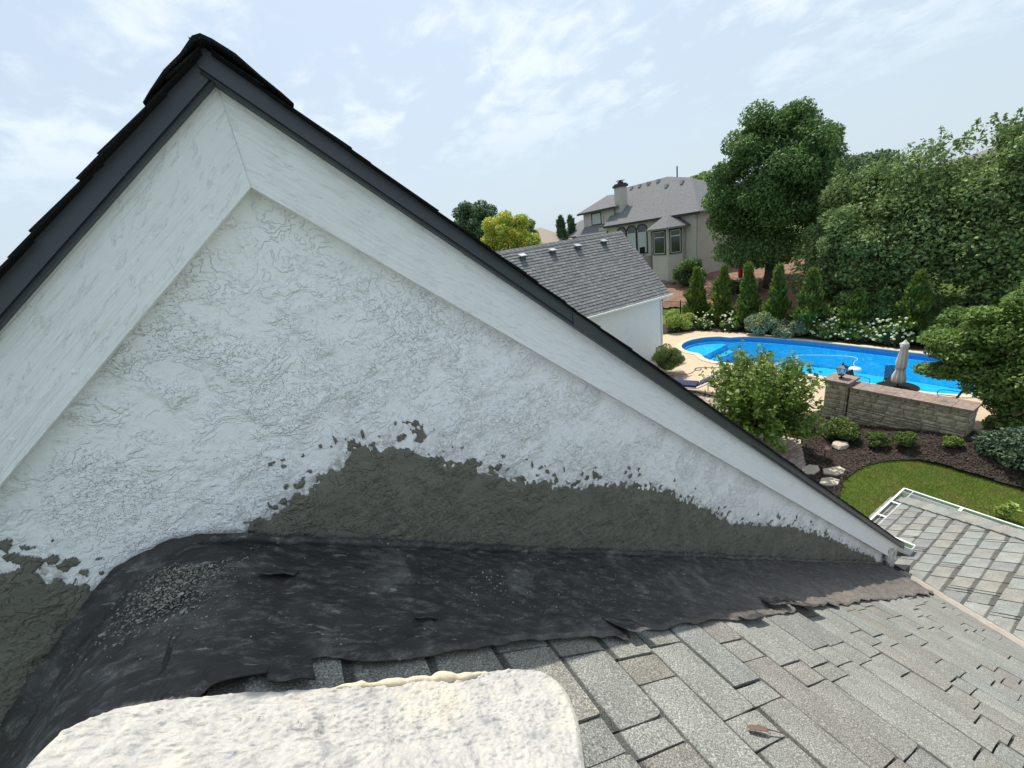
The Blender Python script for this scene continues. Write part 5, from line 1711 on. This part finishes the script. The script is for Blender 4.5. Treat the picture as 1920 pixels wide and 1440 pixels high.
M['leaf_lime'] = leaf_mat('lime_shrub_leaf', (0.140, 0.224, 0.035), (0.476, 0.588, 0.140), None, 0.3)
M['leaf_varieg'] = leaf_mat('variegated_pale_leaf', (0.072, 0.117, 0.058), (0.364, 0.442, 0.247), (0.40, 0.45, 0.12), 0.25)
M['leaf_box'] = leaf_mat('boxwood_leaf', (0.042, 0.084, 0.017), (0.175, 0.245, 0.053), None, 0.25)
M['leaf_juniper'] = leaf_mat('juniper_leaf', (0.033, 0.069, 0.039), (0.112, 0.173, 0.090), None, 0.2)
M['bloom'] = simple('cream_white_petals', (0.58, 0.60, 0.40), 0.8, 0.2, 30.0, (60.0, .6, .02))
M['bloom_pink'] = simple('faded_pink_petals', (0.42, 0.25, 0.22), 0.85, 0.25, 30.0, (60.0, .6, .02))
M['core'] = simple('painted_inner_shade', (0.018, 0.028, 0.010), 0.95, 0.3, 6.0)  # near-black colour paints the shade inside shrubs, used on a solid core


def lobes_for(c, rad, n, frac, rng, squash=0.8, low=-0.6):
    c = np.asarray(c, float); rad = np.asarray(rad, float)
    L = []
    while len(L) < n:
        v = rng.normal(size=3); v /= np.linalg.norm(v)
        if v[2] < low: continue
        k = rng.uniform(0.62, 0.86)
        r_ = rng.uniform(0.75, 1.25) * frac * rad.mean()
        L.append((*(c + v * rad * k), r_, r_, r_ * squash))
    L.append((*c, *(rad * 0.72)))
    return np.array(L)


def crown_mesh(name, L, n, size, mat, parent, rng, asp=0.55, shell=0.24, up=0.35, rnd=0.75, bend=0.12, zmin=None):
    w = L[:, 3] * L[:, 4]; w = w / w.sum()
    li = rng.choice(len(L), n, p=w)
    d = rng.normal(size=(n, 3)); d /= np.linalg.norm(d, axis=1, keepdims=True)
    r_ = 1 - np.abs(rng.normal(size=n)) * shell
    r_ = np.clip(r_, 0.2, 1.06)
    P = L[li, :3] + d * L[li, 3:6] * r_[:, None]
    if zmin is not None:
        k = P[:, 2] > zmin; P = P[k]; d = d[k]
    N = d * 0.6 + np.array([0, 0, up]) + rng.normal(size=P.shape) * rnd
    sz = rng.uniform(0.65, 1.35, len(P)) * size
    return scatter_cards(name, P, N, sz, sz * asp, mat, parent, rng, bend)


def limbs(base, top, L, r0, rng, parent, k=9, name='trunk'):
    m_ = MB()
    b = Vector(base); t = Vector(top)
    path = [b + (t - b) * u + Vector((math.sin(u * 5) * .04, math.cos(u * 4) * .04, 0)) * (t - b).length * .4 for u in (0, .2, .45, .7, 1)]
    m_.tube(path, [r0 * 1.25, r0, r0 * .8, r0 * .55, r0 * .2], 9)
    for i in rng.choice(len(L) - 1, min(k, len(L) - 1), replace=False):
        e = Vector(L[i, :3])
        s_ = path[1] + (path[3] - path[1]) * float(rng.uniform(0, 1))
        mid = (s_ + e) * .5 + Vector((0, 0, -.06 * (e - s_).length))
        m_.tube([s_, mid, e], [r0 * .42, r0 * .28, r0 * .08], 6)
    m_.build(name, M['bark'], parent, smooth=True)


def tree(name, label, base, c, rad, n, size, mat, nl=26, frac=0.34, r0=0.25, seed=1, group=None, **kw):
    rng = np.random.default_rng(seed)
    t = thing(name, base, label, 'tree', 0, group)
    L = lobes_for(c, rad, nl, frac, rng, kw.pop('squash', .8), kw.pop('low', -0.6))
    for e in kw.pop('extra', ()):
        L = np.concatenate([np.array([e]), L])
    crown_mesh('crown', L, n, size, M[mat], t, rng, **kw)
    limbs(base, (c[0], c[1], c[2] + rad[2] * .45), L, r0, rng, t)
    return t


# --- large trees on the rise
tree('shade_tree', 'tall dense dark green tree right of the neighbour house', (33.4, 18.2, tz(33.4, 18.2)), (33.3, 18.5, 9.0), (4.4, 4.5, 5.9), 100000, 0.21, 'leaf_maple', 110, 0.20, .34, 11, None, shell=.32,
     extra=[(33.0, 21.4, 6.8, 1.6, 1.7, 2.3), (33.8, 15.6, 9.0, 1.6, 1.8, 2.4), (33.2, 19.0, 4.6, 3.4, 3.6, 1.5), (33.3, 18.4, 9.0, 3.6, 3.6, 4.7)])
tree('shade_tree', 'broad olive green tree with feathery top, right of the tall dark tree', (31.0, 11.6, tz(31, 11.6)), (31.0, 11.3, 4.9), (3.4, 3.4, 4.5), 80000, 0.19, 'leaf_olive', 90, 0.21, .3, 12, None, shell=.34,
     extra=[(30.2, 13.6, 3.4, 1.6, 1.6, 2.4), (30.4, 9.6, 7.6, 1.5, 1.5, 2.2), (29.6, 9.2, 4.4, 1.8, 2.2, 3.2)], up=.15, low=-.9)
tree('shade_tree', 'wide olive green tree filling the right edge of the photo behind the patio tree', (32.0, 6.6, tz(32, 6.6)), (32.0, 6.4, 5.3), (3.4, 3.6, 4.8), 80000, 0.19, 'leaf_olive', 90, 0.21, .3, 13, None, shell=.34,
     extra=[(31.0, 8.6, 6.4, 1.8, 1.8, 2.6), (30.0, 6.6, 4.2, 1.8, 2.6, 3.2), (32.5, 3.0, 6.2, 2.0, 2.0, 2.6)], up=.15, low=-.9)
tree('distant_tree', 'small hazy tree in the gap between the tall dark tree and the olive tree', (50.5, 21.0, 2.6), (50.5, 20.6, 8.2), (3.2, 3.2, 3.0), 9000, 0.36, 'leaf_dark', 16, .38, .22, 14)
tree('distant_tree', 'small pale tree peeping over the right end of the neighbour roof', (50.0, 37.0, 2.6), (50.0, 36.6, 10.6), (2.6, 2.6, 2.4), 7000, 0.36, 'leaf_mid', 14, .38, .2, 15)
# feathery shoots standing out of the olive trees' tops
def shoots(tree_obj, spots, seed, mat):
    rng = np.random.default_rng(seed)
    P = []; N = []
    for (x, y, z, h) in spots:
        lean = rng.normal(size=2) * .12
        for i in range(int(60 * h)):
            u = rng.uniform(0, 1)
            P.append([x + lean[0] * u * h + rng.normal() * .16 * (1.15 - u), y + lean[1] * u * h + rng.normal() * .16 * (1.15 - u), z + u * h]); N.append(rng.normal(size=3) + [0, 0, .3])
    P = np.array(P); N = np.array(N); sz = rng.uniform(.12, .24, len(P))
    scatter_cards('top_shoots', P, N, sz, sz * .5, M[mat], tree_obj, rng, .12)


_rs = random.Random(2)
shoots(bpy.data.objects['shade_tree.001'], [(31 + _rs.uniform(-1.6, 1.2), 11.2 + _rs.uniform(-2.4, 2.2), 8.3 + _rs.uniform(-.4, .6), _rs.uniform(.4, .9)) for _ in range(40)], 3, 'leaf_olive')
shoots(bpy.data.objects['shade_tree.002'], [(31.6 + _rs.uniform(-1.4, 1.2), 7.0 + _rs.uniform(-2.6, 2.4), 9.2 + _rs.uniform(-.5, .4), _rs.uniform(.3, .8)) for _ in range(40)], 4, 'leaf_olive')
# --- trees past the gable
tree('distant_tree', 'dark blue green tree behind the bright yellow green tree', (19.6, 41.5, 0), (19.5, 41.0, 9.3), (2.9, 2.9, 3.9), 20000, 0.28, 'leaf_dark', 50, .24, .3, 16, up=.6, shell=.3)
tree('garden_tree', 'bright yellow green tree above the garage roof', (19.6, 34.4, 0), (19.5, 34.6, 7.3), (3.1, 3.0, 3.6), 36000, 0.20, 'leaf_yellow', 60, .22, .25, 17,
     extra=[(21.3, 33.6, 6.4, 1.5, 1.5, 2.2), (17.9, 35.6, 6.8, 1.3, 1.3, 2.0)])
tree('distant_tree', 'mid green tree just behind the right side of the yellow green tree', (23.2, 38.6, 0), (23.0, 38.0, 8.5), (1.9, 1.9, 2.6), 9000, 0.28, 'leaf_mid', 18, .34, .2, 18)

# --- young patio tree near the stone pillar : open, leafy shoots
rng = np.random.default_rng(21)
yt = thing('young_tree', (13.35, 7.1, 0.0), 'leafy young tree in front of the pool with bright green upright shoots', 'tree')
P_all = []; N_all = []
m_ = MB()
m_.tube([(13.35, 7.1, 0), (13.2, 7.05, .5), (12.9, 7.0, 1.1)], [.07, .06, .045], 8)
for k in range(210):
    a = rng.uniform(0, 6.283); q = math.sqrt(rng.uniform(0, 1))
    top = np.array([12.75 + 1.55 * q * math.cos(a), 7.15 + 1.85 * q * math.sin(a), 0])
    zt = (3.6 - 1.1 * q * q) * rng.uniform(.80, 1.06) if q < .8 or rng.random() < .5 else rng.uniform(.9, 2.2)
    if rng.random() < .35: zt *= rng.uniform(.35, .75)
    top[2] = max(.6, zt)
    s0 = np.array([13.2, 7.05, .45 + .5 * rng.random()])
    mid = s0 * .45 + top * .55; mid[2] = s0[2] + (top[2] - s0[2]) * .4
    ts = np.linspace(0, 1, 24)[:, None]
    C = (1 - ts) ** 2 * s0 + 2 * ts * (1 - ts) * mid + ts ** 2 * top
    m_.tube([C[0], C[8], C[16], C[23]], [.022, .015, .010, .003], 5)
    for c in C[6:]:
        for r_ in range(4):
            P_all.append(c + rng.normal(size=3) * .085); N_all.append(rng.normal(size=3) * .7 + [0, 0, .5])
m_.build('trunk', M['bark'], yt, smooth=True)
P_all = np.array(P_all); N_all = np.array(N_all)
sz = rng.uniform(.11, .19, len(P_all))
scatter_cards('crown', P_all, N_all, sz, sz * .62, M['leaf_bright'], yt, rng, .15)
# --- tree at the right edge over the patio
rng = np.random.default_rng(22)
rt = thing('patio_tree', (19.0, 2.4, 0.0), 'layered green tree at the right edge spreading over the patio and stone wall', 'tree')
L = [(18.9, 2.1, 2.9, 1.4, 1.6, 1.5), (19.1, 1.6, 4.2, 1.2, 1.5, 1.2), (19.0, 2.6, 3.9, .9, .9, .8), (18.7, 3.2, 3.2, 1.1, 1.0, .55), (18.6, 3.9, 2.5, 1.0, .95, .40), (18.5, 4.3, 2.85, .8, .75, .30), (18.6, 3.3, 1.95, 1.0, 1.2, .35), (18.5, 4.2, 1.75, .7, .85, .22),
     (18.3, 2.9, 1.5, .9, .9, .35), (18.6, 2.6, 4.1, .8, .8, .5), (18.9, 2.2, 4.75, .7, 1.0, .5), (18.4, 3.6, 3.75, .55, .6, .25), (18.2, 2.2, 2.0, 1.0, 1.0, .7), (18.5, 1.3, 1.1, 1.0, 1.1, .8), (18.2, 2.6, 1.1, .7, .6, .4), (18.3, 1.0, 2.6, 1.0, 1.1, 1.2)]
L = np.array(L)
crown_mesh('crown', L, 46000, .13, M['leaf_mid'], rt, rng, .5, .35, .5, .6, .15)
limbs((19.0, 2.4, 0), (19.0, 1.8, 4.2), L, .11, rng, rt, 12)


# --- arborvitae row behind the pool
def conifer(name, label, base, h, r_, n, mat, seed, group, size=.22, col_shape=.8):
    rng = np.random.default_rng(seed)
    t = thing(name, base, label, 'tree', 0, group)
    u = rng.uniform(0, 1, n) ** 1.25
    a = rng.uniform(0, 6.283, n)
    R_ = r_ * (1 - u) ** col_shape * (0.55 + 0.85 * vn(a * 1.9 + 3, u * 8 + seed, seed)) * (0.9 + 0.25 * np.sin(u * 23 + seed)) * np.minimum(1, .55 + u * 4)
    rr = R_ * (1 - np.abs(rng.normal(size=n)) * .28)
    rr = np.abs(rr)
    lx, ly = rng.normal(size=2) * .10
    P = np.stack([base[0] + rr * np.cos(a) + lx * u * u * h * .3, base[1] + rr * np.sin(a) + ly * u * u * h * .3, base[2] + .08 + u * h * (0.93 + 0.07 * vn(a * 2, a * 0, seed + 5))], 1)
    out = np.stack([np.cos(a), np.sin(a), np.zeros(n)], 1)
    T = out * .55 + np.array([0, 0, 1.0]) + rng.normal(size=(n, 3)) * .25
    T /= np.linalg.norm(T, axis=1, keepdims=True)
    S_ = np.cross(T, rng.normal(size=(n, 3))); S_ /= np.linalg.norm(S_, axis=1, keepdims=True)
    sz = (rng.uniform(.6, 1.3, n) * size)[:, None]
    V = np.stack([P, P + T * sz * .5 + S_ * sz * .2, P + T * sz, P + T * sz * .5 - S_ * sz * .2], 1).reshape(-1, 3)
    fast('crown', V, np.arange(4 * n).reshape(-1, 4), M[mat], t)
    MB().tube([base, (base[0], base[1], base[2] + h * .85)], [.06, .01], 6).build('trunk', M['bark'], t)
    return t


cyp = [((26.9, 20.0), 4.0, .95, 'conical arborvitae beside the lime shrub, leftmost of the row'), ((26.9, 18.0), 4.1, .72, 'second arborvitae from the garage in the row behind the pool'), ((26.9, 16.05), 4.15, .78, 'third arborvitae from the garage in the row behind the pool'),
       ((26.9, 14.2), 4.05, .80, 'fourth arborvitae from the garage, behind the pale variegated shrubs'), ((26.9, 12.3), 3.7, .95, 'fifth arborvitae from the garage, at the left edge of the olive tree'), ((27.2, 10.2), 2.5, 1.0, 'shaded arborvitae above the middle of the white hydrangeas'), ((27.6, 7.9), 3.4, .95, 'shaded arborvitae near the right end of the pool')]
for k, (p, h, r_, l) in enumerate(cyp):
    conifer('arborvitae', l, (p[0], p[1], 0.02), h, r_, 8500, 'leaf_cypress', 40 + k, 'arborvitae row behind the pool', .30)
conifer('conifer', 'dark pointed conifer left of the neighbour low roof, the larger of two', (36.0, 48.2, 0), 10.2, 1.9, 5000, 'leaf_conifer', 61, 'conifers past the garage', .5, .6)
conifer('conifer', 'dark pointed conifer left of the neighbour low roof, the smaller of two', (38.5, 49.0, 0), 10.1, 1.5, 4000, 'leaf_conifer', 62, 'conifers past the garage', .5, .6)


# --- shrubs
def shrub(name, label, base, rad, n, size, mat, seed, nl=14, frac=.42, cat='shrub', group=None, z=0.5, core=True, **kw):
    rng = np.random.default_rng(seed)
    t = thing(name, base, label, cat, 0, group)
    c = (base[0], base[1], base[2] + rad[2] * z)
    L = lobes_for(c, np.array(rad) * .9, nl, frac, rng, .85, -.3)
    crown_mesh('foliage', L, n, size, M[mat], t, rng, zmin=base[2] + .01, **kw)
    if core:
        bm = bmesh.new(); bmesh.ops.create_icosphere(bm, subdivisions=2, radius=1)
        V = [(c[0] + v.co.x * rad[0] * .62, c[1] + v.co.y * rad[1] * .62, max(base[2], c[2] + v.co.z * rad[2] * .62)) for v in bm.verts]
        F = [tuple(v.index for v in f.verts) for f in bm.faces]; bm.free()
        mk('inner_shade_core', V, F, M['core'], t)
    return t, L, rng


shrub('lime_shrub', 'bright lime green shrub against the garage corner behind the deck', (24.6, 19.9, 0.02), (1.25, 1.1, 1.0), 6500, .13, 'leaf_lime', 71)
shrub('variegated_shrub', 'large pale variegated shrub at the pool edge, left of a pair', (26.1, 14.6, .02), (1.0, 1.15, .95), 7000, .12, 'leaf_varieg', 72, group='variegated shrubs by the pool')
shrub('variegated_shrub', 'lower pale variegated shrub at the pool edge, right of a pair', (26.2, 13.0, .02), (.9, 1.0, .75), 6000, .12, 'leaf_varieg', 73, group='variegated shrubs by the pool')
shrub('clipped_ball', 'clipped dark green ball shrub at the garage corner above the gable edge', (16.85, 14.35, 0), (.92, .92, .92), 14000, .06, 'leaf_box', 74, 24, .3, z=.9, shell=.1)
shrub('round_shrub', 'wide rounded green shrub on the mulch below the stone pillar', (14.95, 5.55, bedz(14.95, 5.55)), (.50, .62, .42), 6500, .065, 'leaf_box', 75, 18, z=.75)
shrub('box_ball', 'small green box ball on the mulch, left of two in front of the wall', (15.05, 4.60, bedz(15.05, 4.6)), (.30, .31, .30), 4200, .05, 'leaf_box', 76, 16, group='box balls on the mulch', z=.8)
shrub('box_ball', 'small green box ball on the mulch, right of two in front of the wall', (15.35, 3.98, bedz(15.35, 3.98)), (.30, .31, .30), 4200, .05, 'leaf_box', 77, 16, group='box balls on the mulch', z=.8)
shrub('box_ball', 'smallest bright green box tuft on the mulch near the right end of the wall', (15.75, 3.12, bedz(15.75, 3.12)), (.24, .28, .20), 2600, .05, 'leaf_bright', 78, 12, group='box balls on the mulch', z=.7)
shrub('juniper', 'spreading dark juniper at the right edge beside the lawn', (16.1, 1.7, bedz(16.1, 1.7) - .1), (.95, 1.0, .55), 9000, .09, 'leaf_juniper', 79, 22, z=.45)
shrub('dark_shrub', 'dark shrub at the foot of the neighbour bay tower', (33.6, 25.9, tz(33.6, 25.9)), (1.5, 1.5, 1.9), 8000, .2, 'leaf_maple', 80)
shrub('low_bush', 'shadowy low bush beneath the tall dark tree', (32.2, 20.6, tz(32.2, 20.6)), (1.2, 2.0, 1.0), 6000, .2, 'leaf_maple', 81)
for k, (x, y) in enumerate(((27.9, 19.0), (27.9, 17.0), (27.9, 15.1), (27.9, 13.2))):
    shrub('young_plant', 'feathery green plant between the arborvitae, ' + ('nearest the garage', 'second from the garage', 'third from the garage', 'farthest from the garage')[k], (x, y, tz(x, y)), (.6, .75, .75), 2600, .17, 'leaf_cypress', 90 + k, group='feathery plants between the arborvitae', core=False, up=.9)
shrub('dark_shrub', 'deep green shrub behind the pool umbrella', (27.2, 6.2, .02), (1.2, 1.4, 1.3), 6000, .16, 'leaf_mid', 84)
shrub('dark_shrub', 'shaded green shrub between the olive tree and the white hydrangeas', (28.2, 9.0, .05), (1.3, 1.6, 1.7), 7000, .18, 'leaf_maple', 85)
shrub('dark_shrub', 'shaded green shrub right of the fifth arborvitae', (28.4, 11.2, .1), (1.2, 1.3, 1.6), 7000, .18, 'leaf_olive', 86)
shrub('green_sprig', 'yellow green sprig showing just above the shingled hip', (13.4, 1.5, 0.0), (.16, .16, .38), 260, .12, 'leaf_lime', 87, 5, core=False, up=1.0, cat='plant')

_bloom_mesh = {}


def bloom_mesh(mat):
    if mat in _bloom_mesh: return _bloom_mesh[mat]
    bm = bmesh.new(); bmesh.ops.create_icosphere(bm, subdivisions=2, radius=1)
    for v in bm.verts:
        k = 0.86 + 0.28 * random.random()
        v.co = Vector((v.co.x * k, v.co.y * k, v.co.z * k * .8))
    me = bpy.data.meshes.new('blossom'); bm.to_mesh(me); bm.free()
    me.materials.append(M[mat])
    _bloom_mesh[mat] = me
    return me


def hydrangea(label, base, rad, n, nb_, seed, mat='bloom', tall=0, group='hydrangeas behind the pool'):
    t, L, rng = shrub('hydrangea', label, base, rad, n, .13, 'leaf_mid', seed, cat='hydrangea', group=group)
    b = Vector(base)
    for k in range(nb_):
        a = rng.uniform(1.7, 4.9) if rng.random() < .85 else rng.uniform(0, 6.28)
        q = rng.uniform(.1, 1.0)
        z = rad[2] * (0.25 + 1.15 * math.sqrt(max(0, 1 - q * q)) * rng.uniform(.55, 1.05))
        if tall and rng.random() < .25: z += rng.uniform(.2, .7) * tall
        o = bpy.data.objects.new('blossom', bloom_mesh(mat)); COL.objects.link(o)
        o.parent = t
        o.location = (rad[0] * q * math.cos(a) * 1.04, rad[1] * q * math.sin(a) * 1.04, z)
        s_ = rng.uniform(.042, .082)
        o.scale = (s_, s_, s_)
        o.rotation_euler = (0, 0, rng.uniform(0, 6))
    return t


hydrangea('white hydrangea in front of the two leftmost arborvitae', (25.75, 18.5, .02), (.65, .75, .55), 2800, 40, 101, 'bloom', 1)
hydrangea('white hydrangea left of the pale variegated shrubs', (26.0, 16.75, .02), (.6, .7, .6), 2800, 38, 102, 'bloom', 1)
hydrangea('long white hydrangea right of the variegated shrubs at the pool edge', (26.6, 11.0, .02), (.7, 1.0, .65), 3600, 70, 103, 'bloom', 1)
hydrangea('white hydrangea in the middle of the far pool edge', (26.65, 9.6, .02), (.7, .9, .6), 3200, 56, 104, 'bloom', .5)
hydrangea('white hydrangea with the largest blooms, left of the closed umbrella', (26.6, 8.2, .02), (.7, .95, .75), 3400, 66, 105, 'bloom', 1)
hydrangea('faded pink hydrangea in shade right of the stone wall', (17.9, 2.4, .25), (.55, .6, .55), 2600, 16, 106, 'bloom_pink', 0, 'pink hydrangeas by the stone wall')
hydrangea('faded pink hydrangea low under the patio tree at the right edge', (17.1, 1.7, .35), (.5, .6, .5), 2600, 14, 107, 'bloom_pink', 0, 'pink hydrangeas by the stone wall')

# ------------------------------------------------------------------ fence, rubble, brush, red thing
fn = thing('metal_fence', (28.3, 18.0, 0.0), 'thin black metal picket fence behind the arborvitae row', 'fence')
fy0, fy1 = 11.5, 26.5
ff = lambda y: tz(28.5, y)
for k in range(9):
    y = fy0 + (fy1 - fy0) * k / 8
    MB().box(28.47, 28.53, y - .03, y + .03, ff(y) - .1, ff(y) + 1.25).build('post', M['black_metal'], fn)
for dz_ in (.15, 1.1):
    MB().tube([(28.5, fy0 + (fy1 - fy0) * k / 16, ff(fy0 + (fy1 - fy0) * k / 16) + dz_) for k in range(17)], .018, 4).build('rail', M['black_metal'], fn)
pk = MB()
for k in range(126):
    y = fy0 + k * (fy1 - fy0) / 126
    pk.box(28.493, 28.507, y - .008, y + .008, ff(y) + .05, ff(y) + 1.17)
tag(pk.build('pickets', M['black_metal'], fn), kind='stuff')
M['rubble'] = stone_mat('dark_rubble', [(0.10, 0.09, 0.075), (0.17, 0.15, 0.12), (0.25, 0.22, 0.18)])
rr = random.Random(4)
for k in range(14):
    y = 26.6 + k * .42; x = 33.7 + rr.uniform(-.35, .3) + (0.4 if y < 28.4 else 0)
    s = rr.uniform(.16, .34)
    tag(rock('rubble_stone', (x, y, tz(x, y) + .12), (s, s * rr.uniform(.8, 1.3), s * .8), M['rubble'], 'dark rubble stone lying at the foot of the neighbour bay tower', 'stone', 20 + k, 'rubble stones below the bay tower', 1.0, 1))
br = MB()
for k in range(90):
    x, y = rr.uniform(30.5, 33.5), rr.uniform(18.5, 23.5)
    a = rr.uniform(-.9, .9) + 1.57; l = rr.uniform(.4, 1.1); e = rr.uniform(.05, .55)
    z = tz(x, y) + .25 + rr.uniform(0, .35)
    d_ = Vector((math.cos(a), math.sin(a), 0)) * l
    br.tube([Vector((x, y, z)) - d_, Vector((x, y, z + .1)), Vector((x, y, z + e)) + d_], [.035, .028, .012], 5)
tag(br.build('brush_pile', simple('dry_brown_branches', (.13, .10, .08), .9), None), 'heap of dry brown branches on the bare dirt bank behind the arborvitae', 'brush pile')
rd = thing('red_canister', (32.6, 20.2, tz(32.6, 20.2) + .02), 'small red upright canister with white foot under the tall dark tree', 'canister')
rz_ = 1.05
MB().lathe([(.10, .12), (.16, .16), (.18, .5), (.17, .95), (.10, 1.1), (.05, 1.16)], (0, 0, rz_), 16).build('canister_body', simple('glossy_red', (.48, .022, .018), .4, .1), rd, world=False, smooth=True)
MB().lathe([(.17, 0), (.19, .04), (.17, .12)], (0, 0, rz_), 16).build('foot', M['win_white'], rd, world=False)
MB().tube([(0, 0, 1.16 + rz_), (-.02, -.06, 1.28 + rz_), (0, -.14, 1.32 + rz_)], .025, 6).build('handle', M['win_white'], rd, world=False)
MB().box(-.3, .3, -.3, .3, 0, rz_).build('plinth', M['rubble'], rd, world=False)
